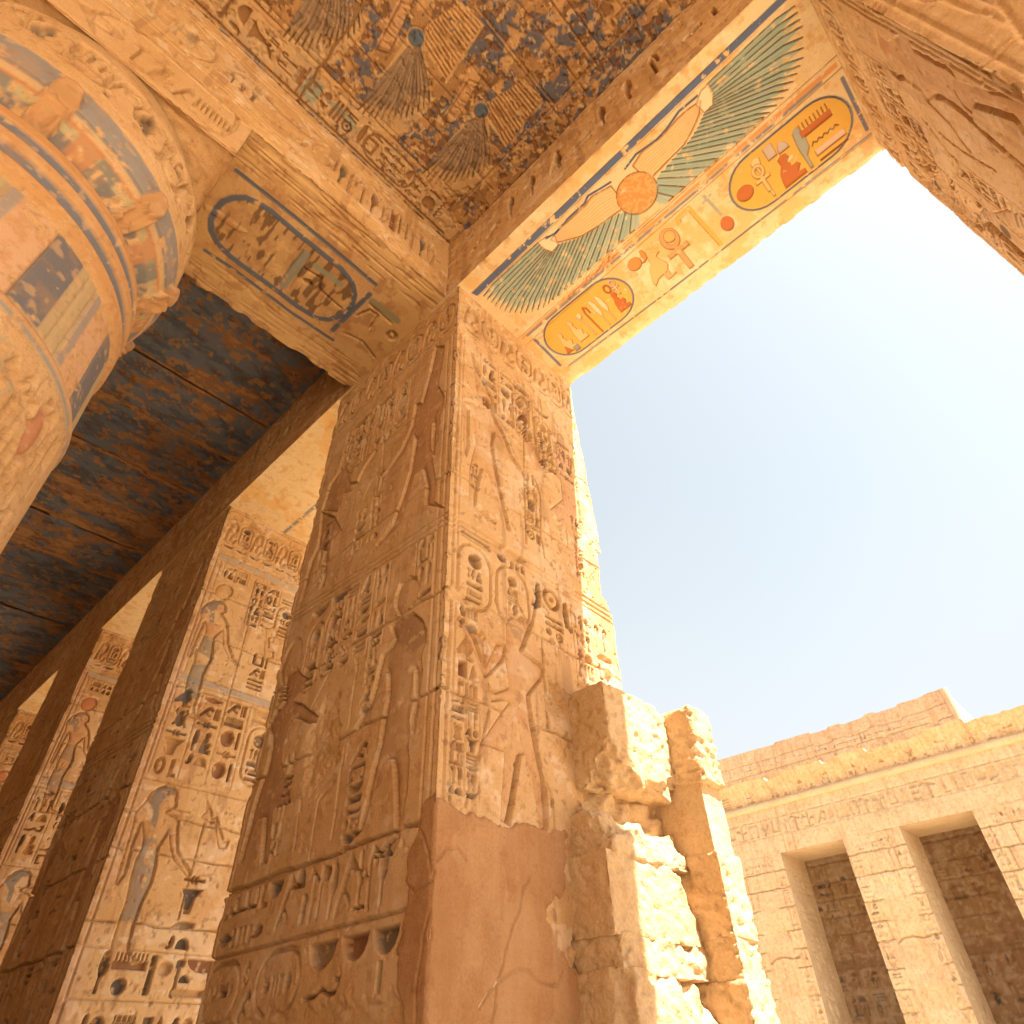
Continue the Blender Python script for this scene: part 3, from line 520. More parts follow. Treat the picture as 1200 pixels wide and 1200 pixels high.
# ================================================================== the pillars that follow to the left
X2R, X2L = -7.13, -9.23
A2 = Face((X2L, YA, 0), (1, 0, 0), (0, 0, 1), X2R - X2L, ZS, .0105, 22, .008, resv=.009)
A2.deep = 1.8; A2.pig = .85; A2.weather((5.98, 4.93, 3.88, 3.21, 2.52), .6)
def bright_face(seed, red):
    B2 = Face((X2R, YA, 0), (0, 1, 0), (0, 0, 1), 1.77, ZS, .009, seed, .006)
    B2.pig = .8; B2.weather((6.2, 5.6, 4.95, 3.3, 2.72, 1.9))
    B2.frieze(.05, 1.72, 6.86, 7.52, 9)
    for v in (6.2, 5.6, 4.95, 3.62, 3.3, 2.72, 1.9, 1.2): B2.joint(v)
    B2.line([(.06, .2), (.06, 6.75)], .006, .014); B2.line([(.12, 5.1), (.12, 6.7)], .004, .01)
    B2.paint([rect(.08, 6.70, 1.72, 6.78)], (.42, .36, .30), .7, .4); B2.paint([rect(.1, 5.02, 1.7, 5.09)], (.36, .33, .30), .7, .4)
    for vv in (6.79, 6.69, 5.1, 5.01, 3.94, 2.53, 2.17): B2.line([(.06, vv), (1.72, vv)], .006, .014)
    zz = (200, 600); k3 = 1200 / 180; zw = (180, 760); k4 = 7.5
    ga = P6(B2, zz, [(290, 705), (350, 678), (400, 688), (432, 730), (432, 780), (402, 792), (442, 862), (452, 930), (452, 1030), (490, 1140), (535, 1195), (500, 1190), (465, 1150), (412, 1050), (407, 920), (345, 980), (332, 1050), (330, 1150)], k3) + P6(B2, zw, [(525, 0), (510, 90), (440, 230), (400, 400), (358, 520), (365, 570), (500, 660), (330, 600), (225, 582), (240, 530), (268, 440), (300, 260), (360, 100), (372, 0)], k4) + P6(B2, zz, [(192, 1185), (210, 1080), (262, 970), (282, 920), (272, 850), (222, 960), (155, 1130), (128, 1120), (190, 950), (240, 820), (238, 760)], k3)
    B2.fig([('p', ga)], .045, .012)
    B2.paint([('p', P6(B2, zz, [(240, 790), (250, 740), (300, 700), (400, 685), (428, 725), (380, 722), (345, 800), (340, 862), (310, 865), (300, 790)], k3))], (.17, .165, .155), .75, .30)
    B2.paint([('p', P6(B2, zz, [(265, 965), (330, 975), (325, 1080), (330, 1190), (195, 1190), (215, 1085)], k3) + P6(B2, zw, [(510, 90), (440, 230), (385, 440), (268, 440), (300, 260), (360, 100)], k4)[::1])], (.21, .205, .18), .62, .30)
    B2.paint([('p', P6(B2, zz, [(280, 860), (410, 880), (330, 975), (265, 930)], k3))], (.52, .24, .12), .6, .4); B2.paint([('p', P6(B2, zz, [(360, 740), (425, 740), (425, 790), (370, 800)], k3))], (.52, .24, .12), .6, .4)
    B2.fig([('p', [B2.px(zz[0], zz[1], k3, [(418 + 66 * math.cos(t), 618 + 62 * math.sin(t))])[0] for t in np.linspace(0, 6.28, 14)[:-1]])], .035, .012)
    B2.text(.18, .52, 6.66, 6.47, 2, .024); B2.text(.62, 1.0, 6.62, 5.95, 2, .026)
    B2.cart(1.02, 5.93, 1.28, 6.42, KN1, .032); B2.cart(1.34, 5.93, 1.60, 6.42, KN2, .032)
    for xx in (1.02, 1.34): B2.gly('bask', xx, 6.55, .28, .09, .03); B2.gly('h2', xx + .02, 6.45, .24, .07, .02)
    B2.line(P6(B2, zz, [(605, 870), (530, 1170)], k3) + P6(B2, zw, [(720, 200), (595, 670)], k4), .005, .014); B2.cut([('e', .98, 5.87, .02, .025)], .02)
    B2.fig([('p', P6(B2, zz, [(740, 905), (800, 900), (835, 930), (820, 980), (770, 980), (770, 1060), (805, 1090), (800, 1140), (735, 1140), (730, 1060), (750, 990)], k3))], .03, .01)
    B2.text(.83, 1.08, 5.65, 5.15, 1, .026, False); B2.text(1.22, 1.5, 5.7, 5.15, 1, .026, False)
    B2.text(.1, .98, 4.98, 4.0, 3, .03); B2.cart(1.04, 4.1, 1.34, 4.76, KN1, .036); B2.cart(1.4, 4.1, 1.68, 4.72, KN2, .036)
    for xx in (1.03, 1.4): B2.gly('bask', xx, 4.87, .28, .1, .034); B2.gly('h1', xx, 4.79, .28, .05, .02)
    zc = (120, 900); zd = (60, 1000)
    gb = P6(B2, zc, [(380, 190), (440, 150), (500, 130), (560, 150), (588, 190), (580, 300), (505, 340), (580, 380), (602, 410), (590, 540), (592, 650), (695, 820), (672, 855), (560, 720), (532, 620), (525, 470), (500, 530), (440, 620), (420, 760), (390, 890), (300, 1080), (265, 1190)], k3) + P6(B2, zd, [(590, 480), (550, 640), (547, 710), (660, 790), (390, 772), (412, 735), (432, 620), (490, 440), (532, 330)]) + P6(B2, zc, [(230, 830), (262, 720), (310, 620), (326, 540), (312, 420), (240, 600), (215, 700), (182, 830), (118, 912), (103, 900), (160, 720), (240, 450), (262, 340), (340, 260)], k3)
    B2.fig([('p', gb)], .045, .012)
    B2.paint([('p', P6(B2, zc, [(360, 250), (440, 155), (500, 135), (570, 165), (575, 210), (510, 210), (450, 290), (440, 380), (415, 470), (385, 440), (400, 330)], k3))], (.17, .165, .158), .72, .32)
    B2.paint([('p', P6(B2, zc, [(330, 550), (430, 545), (440, 620), (420, 760), (385, 890), (305, 1080), (270, 1190), (130, 1190), (200, 1060), (240, 840), (265, 720), (315, 620)], k3))], (.24, .225, .20), .6, .32)
    B2.line(P6(B2, zc, [(795, 430), (700, 790), (590, 1190)], k3), .005, .014)
    B2.fig([('p', P6(B2, zc, [(775, 380), (850, 430), (890, 420), (890, 500), (910, 630), (970, 625), (990, 570), (950, 570), (895, 380), (860, 390), (855, 330), (815, 250), (820, 330)], k3))], .035, .01)
    B2.line(P6(B2, zc, [(480, 310), (570, 318), (680, 345)], k3), .006, .016)
    B2.text(.72, 1.0, 3.2, 2.55, 1, .028, False); B2.text(1.36, 1.62, 3.3, 2.5, 1, .028, False)
    x = .22
    for g, w, h, dy in (('reed', .1, .3, .02), ('men', .3, .13, .19), ('s1', .07, .3, .02), ('sun', .13, .12, .16), ('user', .09, .28, .02), ('bask', .34, .12, .2), ('crook', .12, .28, .02), ('ntr', .13, .28, .02), ('ka', .2, .1, .2)):
        B2.gly(g, x, 2.19 + dy, w, h, .036); x += w + .015
    B2.gly('sun', .38, 2.2, .13, .13, .035); B2.gly('slab', .9, 2.2, .3, .08, .04); B2.gly('loaf', .95, 2.31, .1, .07, .03)
    B2.text(.2, 1.7, 2.1, 1.6, 6, .036, False)
    B2.scar([('p', [(0, .0), (1.8, 0), (1.8, .9), (0, 1.0)])], .03, .1)
    B2.paint([('p', [(.0, 0), (.14, 0), (.14, 6.7), (0, 6.7)])], (.55, .33, .24), .3, .4)
    if red: B2.paint([('e', .27, 6.27, .10, .12)], (.55, .22, .10), .9, .3); B2.paint([('p', ga)], (.58, .27, .10), .35, .4)
    B2.wear('LR', .022, .03)
    return B2
B2 = bright_face(21, False)
# dark face towards the hall, reusing the figures of the near pillar
dx = lambda P, s_=1.0: [(q[0] * s_, q[1]) for q in P]
A2.frieze(.05, 2.05, 6.86, 7.52, 8, .022)
for v in (5.98, 4.93, 3.88, 3.21, 2.52, 1.75, 1.1): A2.joint(v, d=.03, w=.010)
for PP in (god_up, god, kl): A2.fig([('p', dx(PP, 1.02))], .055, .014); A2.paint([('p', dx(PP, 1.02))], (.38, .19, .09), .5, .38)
A2.fig([('e', 1.55, 4.0, .16, .2)], .045, .01)
for t in (0, .06, .12): A2.line([(0, 4.62 - t), (2.1, 4.55 - t)], .008, .018)
A2.line([(2.02, .3), (2.02, 6.75)], .009, .02); A2.line([(1.95, 2.55), (1.95, 6.75)], .008, .018); A2.line([(.05, .3), (.05, 6.7)], .008, .018)
A2.text(.3, 1.4, 6.7, 6.0, 5, .04); A2.text(.1, 1.9, 4.45, 3.75, 8, .036); A2.text(.4, .6, 3.3, 2.6, 1, .035); A2.text(.95, 1.2, 3.6, 2.6, 1, .035); A2.text(.1, 2.0, 2.5, 2.2, 7, .04, False); A2.text(.1, 2.0, 2.15, 1.85, 6, .04, False); A2.text(.8, 1.0, 5.6, 4.7, 1, .035)
A2.wear('LR', .022, .03)
p2 = build_pillar('square_pillar', [A2, B2], [(0, 'R', 1, 'L')], (X2L, X2R, YA, 3.92), 'first pillar left of the plaster-repaired one, blue-wigged goddess carved twice on its bright side', M_WARM, 6.80, (-8.18, 3.07, 0))
import copy
for dxp, sd_, lab in ((-4.35, 27, 'second square pillar to the left of the plaster-repaired one, goddess with a red sun disc'), (-8.63, 33, 'farthest square pillar, cut off by the left edge of the photo')):
    b3 = bright_face(sd_, True); a3 = copy.copy(A2); a3.O = A2.O + (dxp, 0, 0); b3.O = b3.O + (dxp, 0, 0)
    a3.n = a3.n + (fbm(a3.nv, a3.nu, .3 / a3.dv, .3 / a3.du, sd_, 5) - .5) * .02
    build_pillar('square_pillar', [a3, b3], [(0, 'R', 1, 'L')], (X2L + dxp, X2R + dxp, YA, 3.92), lab, M_WARM, 6.80, (-8.18 + dxp, 3.07, 0))
# ================================================================== pillar on the right of the opening
XR = 1.03
C = Face((XR, 3.88, 0), (0, -1, 0), (0, 0, 1), 3.88 - YA, ZS, .0075, 31, .006)
D = Face((XR, YA, 0), (1, 0, 0), (0, 0, 1), 2.05, ZS, .012, 32, .006, resv=.0075)
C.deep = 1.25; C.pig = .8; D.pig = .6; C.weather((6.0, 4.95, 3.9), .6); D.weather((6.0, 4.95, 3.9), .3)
C.frieze(.05, 1.68, 6.95, 7.52, 7)
for v in (6.0, 4.95, 3.9): C.joint(v)
C.line([(1.64, 0), (1.64, 6.85)], .006, .014); C.line([(1.68, 0), (1.68, 6.85)], .004, .01); C.line([(.05, 0), (.05, 6.8)], .006, .012)
zr = (1000, 0)
body = P6(C, zr, [(150, 215), (235, 290), (290, 270), (310, 240), (370, 270), (420, 345), (540, 400), (655, 438), (690, 500), (740, 575), (860, 612), (960, 650), (1095, 700), (1200, 745), (1260, 1000), (1200, 950), (1130, 830), (880, 735), (845, 740), (830, 800), (850, 880), (940, 930), (1100, 1080), (1230, 1200), (1260, 1290), (1000, 1010), (900, 920), (740, 790), (570, 675), (520, 715), (470, 640), (345, 555), (280, 510), (220, 420), (175, 330)])
C.fig([('p', body)], .02, .006, .05); C.paint([('p', body)], (.52, .26, .12), .35, .38)
for L_, w in (([(410, 350), (480, 400), (560, 445), (640, 480), (720, 550)], .012), ([(520, 710), (590, 780), (680, 880), (750, 980), (820, 1070)], .010), ([(570, 680), (620, 690), (740, 780), (860, 880), (960, 970), (1090, 1090), (1200, 1190)], .016), ([(850, 740), (960, 775), (1120, 830), (1160, 870), (1195, 935)], .014), ([(220, 440), (260, 500), (310, 548), (345, 545)], .016), ([(480, 830), (560, 930), (640, 1040), (730, 1140)], .010), ([(940, 650), (1090, 695)], .009), ([(700, 640), (760, 740), (830, 810)], .008), ([(600, 930), (720, 1030), (860, 1120), (1000, 1200)], .006)):
    C.cut([('l', P6(C, zr, L_), w * .8)], .03)
C.paint([('p', P6(C, zr, [(150, 210), (235, 290), (250, 400), (200, 370)]))], (.6, .27, .1), .5, .4)
C.line(P6(C, zr, [(130, 50), (300, 150), (650, 350), (900, 500), (1120, 610)]), .006, .016)
C.text(.08, .9, 6.85, 6.15, 4, .03); C.text(.9, 1.25, 6.85, 6.3, 2, .026); C.cart(.3, 5.95, .52, 6.55, KN1, .036); C.text(.08, .5, 6.1, 5.0, 2, .034); C.text(.25, .8, 5.2, 3.6, 2, .03); C.text(.6, .8, 5.9, 5.2, 1, .026)
C.fig([('p', P6(C, (1080, 200), [(700, 420), (830, 510), (1000, 460), (1060, 500), (1160, 550), (1200, 700), (1200, 1030), (1100, 930), (960, 800), (800, 650), (710, 640), (690, 680), (590, 560), (640, 540)], 10))], .04, .012)
C.cut([('l', P6(C, (1080, 200), [(705, 635), (780, 640), (900, 760), (1000, 830), (1100, 940), (1200, 1030)], 10), .012)], .04)
C.scar([('p', P6(C, (1080, 200), [(0, 120), (300, 380), (560, 600), (700, 700), (640, 500), (350, 250), (200, 60)], 10))], .03, .06)
C.wear('LR', .03, .045)
D.deep = .7; D.line([(.07, 0), (.07, 6.8)], .009, .02); D.line([(.2, 0), (.2, 6.8)], .008, .018); D.deep = .8; D.frieze(.1, 2.0, 6.86, 7.52, 8)
for v in (6.0, 4.95, 3.9): D.joint(v, d=.025, w=.008)
for PP in (god_up,): D.fig([('p', [(2.05 - q[0], q[1]) for q in PP])], .025, .008)
D.text(.25, 1.6, 6.7, 6.0, 6, .034); D.text(.2, 1.9, 4.4, 3.7, 6, .034); D.text(.9, 1.6, 5.8, 4.8, 3, .03); D.wear('L', .03, .04)
D.paint([('p', [(.6, 4.5), (1.2, 4.7), (1.3, 5.6), (.5, 5.9), (.35, 5.2)])], TEAL, .4, .5)
build_pillar('square_pillar', [C, D], [(0, 'R', 1, 'L')], (XR, 3.08, YA, 3.88), 'square pillar framing the right side of the opening, striding figure on its lit side', M_SAND, 6.88, (2.05, 3.0, 0))
# ================================================================== architrave blocks over the pillar row
GA = 'architrave blocks over the pillar row'
def architrave(x0, x1, seed, res, label, soff, inner=None):
    root = thing('architrave_block', label, 'stone beam', ((x0 + x1) / 2, 3.03, ZS), GA)
    F = Face((x0, YA - .02, ZS), (1, 0, 0), (0, 0, 1), x1 - x0, ZC - ZS, res, seed, .008)
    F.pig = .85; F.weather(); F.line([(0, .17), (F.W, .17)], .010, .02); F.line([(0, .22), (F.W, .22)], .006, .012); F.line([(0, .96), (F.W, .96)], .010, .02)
    if inner: inner(F)
    else:
        n = max(int(F.W / .3), 1)
        for i in range(n):
            F.col(.06 + i * .3, .30 + i * .3, .93, .26, F.rrows(2), .045)
    mb = MB(); mb.grid(F.pts(), F.c); mb.box(x0 + .002, YA + .06, ZS + .07, x1 - .002, 3.9, ZC + .25); mb.build('block', M_WARM, root)
    mb = MB(); mb.grid(soff.pts(), soff.c); mb.build('painted_soffit', M_CREAM, root)
    return root
# ---- central soffit with the winged sun
SW, SD = 3.57, 1.765
S = Face((X1R, YA - .02 + SD, ZS), (1, 0, 0), (0, -1, 0), SW, SD, .0052, 41, .004)
sv = lambda pts: [(a, SD - .02 - b_) for a, b_ in pts]             # (along, from the hall side) -> face
S.paint([rect(0, 0, SW, SD)], (.78, .60, .34), .5, .45)
def blotch(F, col, cell, thr, a, seed):
    n = fbm(F.nv, F.nu, cell / F.dv, cell / F.du, seed, 5, .6); m = sstep(thr, thr + .1, n); F._pt((slice(None), slice(None)), m, col, a, 0)
blotch(S, (.72, .42, .13), .35, .5, .6, 77); blotch(S, (.62, .30, .10), .12, .62, .5, 78); blotch(S, (.82, .68, .46), .2, .6, .5, 79)
S.paint([('p', sv([(.03, .14), (3.52, .10), (3.52, .155), (.05, .205)]))], BLUE, .92, .36)
for a_, b_ in (((.03, .135), (3.2, .105)), ((.05, .21), (3.2, .17))): S.line(sv([a_, b_]), .004, .006)
def feathers(roots, tips, n):
    rx = np.interp(np.linspace(0, len(roots) - 1, n), range(len(roots)), [q[0] for q in roots]); ry = np.interp(np.linspace(0, len(roots) - 1, n), range(len(roots)), [q[1] for q in roots])
    tx = np.interp(np.linspace(0, len(tips) - 1, n), range(len(tips)), [q[0] for q in tips]); ty = np.interp(np.linspace(0, len(tips) - 1, n), range(len(tips)), [q[1] for q in tips])
    for i in range(n):
        r0 = np.array([rx[i], ry[i]]); t0 = np.array([tx[i], ty[i]])
        j = min(i + 1, n - 1); jj_ = max(i - 1, 0); wr = (np.array([rx[j], ry[j]]) - [rx[jj_], ry[jj_]]) / (j - jj_) * .5; wt = (np.array([tx[j], ty[j]]) - [tx[jj_], ty[jj_]]) / (j - jj_) * .5
        q = r0 + (t0 - r0) * (.80 if i < n * .55 else .97)
        P = [tuple(r0 - wr * .96), tuple(q - wt * .9), tuple(t0), tuple(q + wt * .9), tuple(r0 + wr * .96)]
        S.paint([('p', sv(P))], [(.32, .44, .38), (.28, .41, .36), (.37, .46, .38)][i % 3], .9, .33)
        S.line(sv([P[0], P[1], P[2]]), .0042, .010, (.26, .14, .07), .85)
        S.line(sv([r0, q]), .0016, .003, (.45, .30, .14), .5)
feathers([(.86, .24), (.87, .33), (.9, .38), (1.0, .38), (1.09, .43), (1.2, .48), (1.35, .51), (1.56, .54), (1.72, .62)], [(.09, .25), (.10, .40), (.14, .56), (.25, .68), (.41, .77), (.6, .785), (.85, .785), (1.2, .78), (1.6, .78)], 24)
feathers([(2.72, .23), (2.71, .32), (2.68, .37), (2.58, .39), (2.50, .44), (2.38, .48), (2.22, .50), (2.04, .53), (1.9, .62)], [(3.47, .23), (3.46, .38), (3.38, .58), (3.26, .68), (3.1, .75), (2.9, .775), (2.65, .785), (2.35, .785), (1.98, .78)], 24)
def wingarm(P, j):
    S.paint([('p', sv(P))], (.80, .52, .26), .9, .3)
    S.line(sv(P + P[:1]), .005, .010, (.42, .18, .07), .8)
    x0_ = min(q[0] for q in P); x1_ = max(q[0] for q in P)
    for i in range(9):
        t = (i + .5) / 9
        up = P[:6]; lo = P[6:][::-1]
        S.line(sv([((1 - t) * a[0] + t * c_[0], (1 - t) * a[1] + t * c_[1]) for a, c_ in zip(up, lo)]), .0018, .004, (.55, .27, .10), .5)
    S.paint([('p', sv(j))], (.80, .66, .44), .9, .3); S.line(sv(j + j[:1]), .004, .008, (.5, .2, .08), .7)
wingarm([(.96, .29), (1.06, .27), (1.2, .27), (1.40, .27), (1.5, .25), (1.68, .30), (1.68, .54), (1.5, .52), (1.34, .50), (1.2, .47), (1.09, .41), (1.0, .36)], [(.86, .22), (.96, .24), (1.02, .29), (.98, .38), (.9, .40), (.85, .30)])
wingarm([(2.62, .28), (2.5, .26), (2.4, .26), (2.25, .28), (2.05, .26), (1.92, .30), (1.95, .50), (2.08, .49), (2.2, .48), (2.34, .47), (2.46, .42), (2.56, .36)], [(2.73, .22), (2.66, .22), (2.58, .28), (2.6, .38), (2.68, .38), (2.73, .30)])
for P_ in ([(.95, .25), (1.05, .275), (1.2, .25), (1.42, .25), (1.48, .22), (1.6, .25), (1.7, .27)], [(1.86, .27), (2.0, .24), (2.2, .27), (2.3, .26), (2.45, .22), (2.62, .23)]): S.paint([('l', sv(P_), .011)], BLUE, .9, .36); S.line(sv(P_), .003, .006)
S.fig([('e', 1.81, SD - .02 - .52, .185, .185)], .012, .002, .02); S.paint([('e', 1.81, SD - .02 - .52, .183, .183)], ORANGE, .9, .25)
w_ = S.win([('e', 1.81, SD - .54, .18, .18)], 0); nz = fbm(S.nv, S.nu, .02 / S.dv, .02 / S.du, 5, 3)[w_[0]]; S._pt(w_[0], sstep(.5, .6, nz) * (sdf([('e', 1.81, SD - .54, .175, .175)], w_[1], w_[2]) < 0), (.74, .42, .17), .7, 0)
S.line(sv([(1.81 + .187 * math.cos(t), .52 + .187 * math.sin(t)) for t in np.linspace(0, 6.3, 40)]), .004, .01, BROWN, .7)
S.paint([('p', sv([(.02, .875), (1.5, .835), (3.55, .80), (3.55, .845), (1.5, .865), (.02, .91)]))], (.66, .29, .10), .85, .36)
S.paint([('l', sv([(.1, .905), (1.6, .885), (2.3, .88), (3.4, .855)]), .014)], (.22, .22, .25), .9, .42)
for a_ in ((.80, .79), (.92, .90)): S.line(sv([(.0, a_[0] + .06), (3.57, a_[1] - .03)]), .003, .006, BROWN, .6)
S.scar([('p', sv([(.7, .83), (1.3, .79), (1.35, .84), (.7, .88)]))], .015, .03, .02); S.paint([('l', sv([(1.1, .8), (1.6, .79), (2.4, .775), (2.95, .765)]), .006)], RED, .7, .45)
S.paint([('l', sv([(.15, 1.52), (1.5, 1.545), (3.55, 1.53)]), .012)], (.24, .23, .23), .9, .36); S.line(sv([(.15, 1.535), (3.55, 1.545)]), .003, .006)
for cx0, cx1 in ((.16, 1.22), (2.41, 3.5)):
    P_ = stadium(cx0, SD - .02 - 1.47, cx1, SD - .02 - .935, 8)
    S.paint([('p', P_)], YEL, .9, .28); S.paint([('l', P_ + P_[:1], .012)], (.24, .24, .26), .95, .34); S.line(P_ + P_[:1], .004, .008)
for L_ in ([(.12, 1.0), (.10, 1.45)], [(3.54, .95), (3.54, 1.47)]): S.paint([('l', sv(L_), .016)], BLUE, .8, .4)
def pg(g, x_, y_, w, h, col, flip=False, out=True, up=True):          # painted sign, standing or lying along the beam
    pr = place(GL[g][1], x_, SD - .02 - y_ - h, w, h, flip); S.paint(pr, col, .95, .26); S.cut(pr, .006)
    if out: 
        w_ = S.win(pr, .02)
        if w_: sd = sdf(pr, w_[1], w_[2]); S._pt(w_[0], np.clip(1 - np.abs(sd) / .006, 0, 1), BROWN, .75, 0)
pg('sun', 2.44, 1.13, .17, .17, RED); pg('user', 2.66, 1.0, .1, .42, (.78, .55, .28)); pg('ankh', 2.62, 1.06, .16, .3, (.7, .5, .2)); pg('seat', 2.79, 1.14, .24, .3, RED); pg('loaf', 2.9, 1.02, .1, .12, (.55, .45, .4)); pg('stool', 2.80, .98, .1, .14, (.55, .45, .4)); pg('maat', 3.02, 1.02, .12, .42, (.36, .38, .33)); pg('men', 3.1, 1.02, .28, .14, RED); pg('water', 3.14, 1.22, .24, .06, (.45, .28, .1)); pg('slab', 3.14, 1.3, .26, .1, (.72, .5, .38)); pg('h1', 3.14, 1.42, .26, .02, BROWN)
pg('seat', .26, 1.12, .16, .28, (.74, .5, .22)); pg('tri', .25, 1.3, .08, .1, RED); pg('stool', .34, 1.37, .08, .07, (.3, .3, .32)); pg('seat', .44, 1.08, .14, .3, (.74, .52, .25)); pg('user', .6, 1.08, .07, .34, (.78, .6, .36)); pg('crook', .68, 1.06, .09, .38, RED); pg('reed', .78, 1.05, .08, .38, CREAM); pg('reed', .86, 1.05, .08, .38, CREAM); pg('seat', .97, 1.14, .16, .26, RED); pg('ankh', 1.06, 1.02, .1, .2, (.7, .55, .4)); pg('oval', 1.0, 1.02, .08, .12, RED)
pg('sun', 1.32, .98, .16, .16, ORANGE); pg('cobra', 1.46, .98, .1, .14, ORANGE); pg('duck', 1.42, 1.06, .3, .38, (.72, .45, .18)); pg('ankh', 1.66, .97, .26, .52, (.55, .33, .14)); pg('sun', 1.74, 1.0, .12, .14, (.68, .42, .14)); 
S.paint([('l', sv([(1.93, 1.02), (1.95, .97), (2.08, .96), (2.12, 1.48)]), .022)], (.70, .40, .10), .95, .26); S.line(sv([(1.96, 1.03), (1.96, 1.0), (2.06, .99), (2.1, 1.48)]), .003, .006, BROWN, .7)
S.paint([('l', sv([(2.24, .97), (2.27, 1.26)]), .014)], (.38, .36, .3), .95, .3); S.paint([('l', sv([(2.2, 1.02), (2.29, 1.0)]), .01)], (.38, .36, .3), .9, .3); pg('sun', 2.2, 1.26, .13, .18, RED)
n = fbm(S.nv, 1, 1, 1, 3)
S.n -= (.02 * sstep(.5, .8, vnoise(1, S.nu, 1, .09 / S.du, 9)[0]) + .004)[None] * np.exp(-(S.v[:, None] / .03) ** 1.4)
S.n -= (.02 * sstep(.55, .85, vnoise(1, S.nu, 1, .11 / S.du, 19)[0]))[None] * np.exp(-((SD - S.v[:, None]) / .03) ** 1.4)
def inner_c(F):
    for i, g in enumerate(['vip', 'mr', 'reed', 'reed', 'owl', 'h2', 'reed', 'maat', 'cloth', 'eye', 'ka', 'h3', 'tri']):
        if g: F.gly(g, .12 + i * .29, .36, .2 if g not in ('reed', 'maat', 'cloth') else .11, .42 if g in ('reed', 'maat', 'owl', 'tri', 'cloth') else .16, .055)
    F.scar([('p', [(.1, .9), (3.0, .95), (3.0, 1.15), (.1, 1.15)])], .03, .1)
architrave(X1R, XR, 45, .009, 'stone beam over the wide opening, winged sun painted beneath it', S, inner_c)
def soffit(x0, x1, seed, res=.012):
    F = Face((x0, YA - .02 + SD, ZS), (1, 0, 0), (0, -1, 0), x1 - x0, SD, res, seed, .004)
    F.paint([rect(0, 0, F.W, SD)], (.78, .60, .34), .4, .45); blotch(F, (.72, .42, .13), .3, .5, .6, seed + 1); blotch(F, (.62, .30, .10), .1, .6, .5, seed + 2)
    F.paint([('l', [(0, SD - .85), (F.W, SD - .83)], .025)], (.22, .22, .25), .9, .36); F.line([(0, .35), (F.W, .35)], .006, .008, BROWN, .6)
    F.paint([('p', arc(2.35, .55, .22, .16, 0, 180))], (.36, .34, .28), .85, .3); F.paint([('l', arc(1.95, .62, .3, .2, 10, 140), .02)], (.55, .38, .22), .8, .3)
    F.wear('', 0); return F
bx = [X1R, -4.585 - 1.3, -8.18, -12.53, -16.81, -21.2]
labs = ['dark stone beam between the plaster-repaired pillar and the one left of it', 'second stone beam to the left of the plaster-repaired pillar', 'third stone beam to the left of the plaster-repaired pillar', 'farthest stone beam at the left edge of the photo']
# solid block over the near pillar joins the first left bay
for i, (xr, xl) in enumerate(((X1R, -8.18), (-8.18, -12.53), (-12.53, -16.81), (-16.81, -21.2))):
    architrave(xl, xr, 51 + i, .012, labs[i], soffit(xl, xr, 61 + i * 3))
architrave(XR, 5.4, 58, .03, 'stone beam over the pillar on the right of the opening', soffit(XR, 5.4, 77, .03))
# ================================================================== cross beam from the round column to the near pillar
GX0, GX1 = -4.365, -2.715
root = thing('cross_beam', 'stone cross beam from the round column to the square pillar, blue-edged royal ring beneath', 'stone beam', (-3.54, .0, ZS))
FS = Face((GX1, -4.4, ZS), (0, 1, 0), (0, 0, 1), 4.4 + YA - .022, ZC - ZS, .009, 81, .010)
for v, w in ((.20, .010), (.25, .006), (.9, .012), (.96, .006)): FS.line([(0, v), (FS.W, v)], w, .018)
FS.weather(); FS.pig = .6
for i, g in enumerate(['vip', 'reed', 'cloth', 'was', 'reed', 'was', 's1', 'ka', 'was', 'reed', 'oval']): FS.gly(g, 5.0 + i * .125, .34, .11, .44, .035)
P_ = stadium(4.85, .28, 5.75, .85); FS.line(P_ + P_[:1], .006, .014); P_ = stadium(2.5, .26, 3.9, .84); FS.line(P_ + P_[:1], .010, .02)
for i, g in enumerate(['sun', 'user', 'seat', 'slab', 'men']): FS.gly(g, 2.7 + i * .22, .36, .16, .34, .03)
FS.gly('arm', 4.3, .6, .5, .2, .04); FS.gly('vip', 4.4, .35, .4, .2, .03); FS.col(4.05, 4.3, .82, .3, FS.rrows(2), .028)
P_ = stadium(.4, .26, 1.9, .84); FS.line(P_ + P_[:1], .010, .02); FS.col(.6, 1.7, .8, .3, ['reed+men+sun+seat'], .03)
FS.scar([('p', [(4.0, .0), (6.3, .0), (6.3, .16), (4.0, .16)])], .02, .08)
SS = Face((GX0, YA - .003, ZS), (1, 0, 0), (0, -1, 0), GX1 - GX0, 4.4 + YA - .003, .008, 82, .008)
blotch(SS, (.70, .47, .22), .3, .42, .55, 84); blotch(SS, (.42, .22, .10), .14, .56, .6, 85)
zq = (240, 200); q6 = lambda pts: SS.px(240, 200, 6, pts)
ring = q6([(85, 265), (130, 215), (200, 190), (290, 190), (380, 230), (470, 285), (640, 430), (800, 560), (960, 690), (1040, 790), (1055, 870), (1030, 960), (960, 1020), (870, 1045), (790, 1035), (650, 950), (480, 820), (300, 690), (180, 600), (90, 510), (45, 420), (45, 340)])
SS.scar([('p', ring)], .028, .04, .01); SS.paint([('p', ring)], (.50, .30, .14), .5, .4)
w_ = SS.win([('p', ring)], 0); nz = fbm(SS.nv, SS.nu, .035 / SS.dv, .12 / SS.du, 15, 3)[w_[0]]; SS._pt(w_[0], sstep(.55, .68, nz) * (sdf([('p', ring)], w_[1], w_[2]) < 0), (.16, .09, .05), .8, 0)
SS.raised([('l', ring + ring[:1], .028)], .004, .01); SS.paint([('l', ring + ring[:1], .028)], (.125, .155, .215), .95, .3)
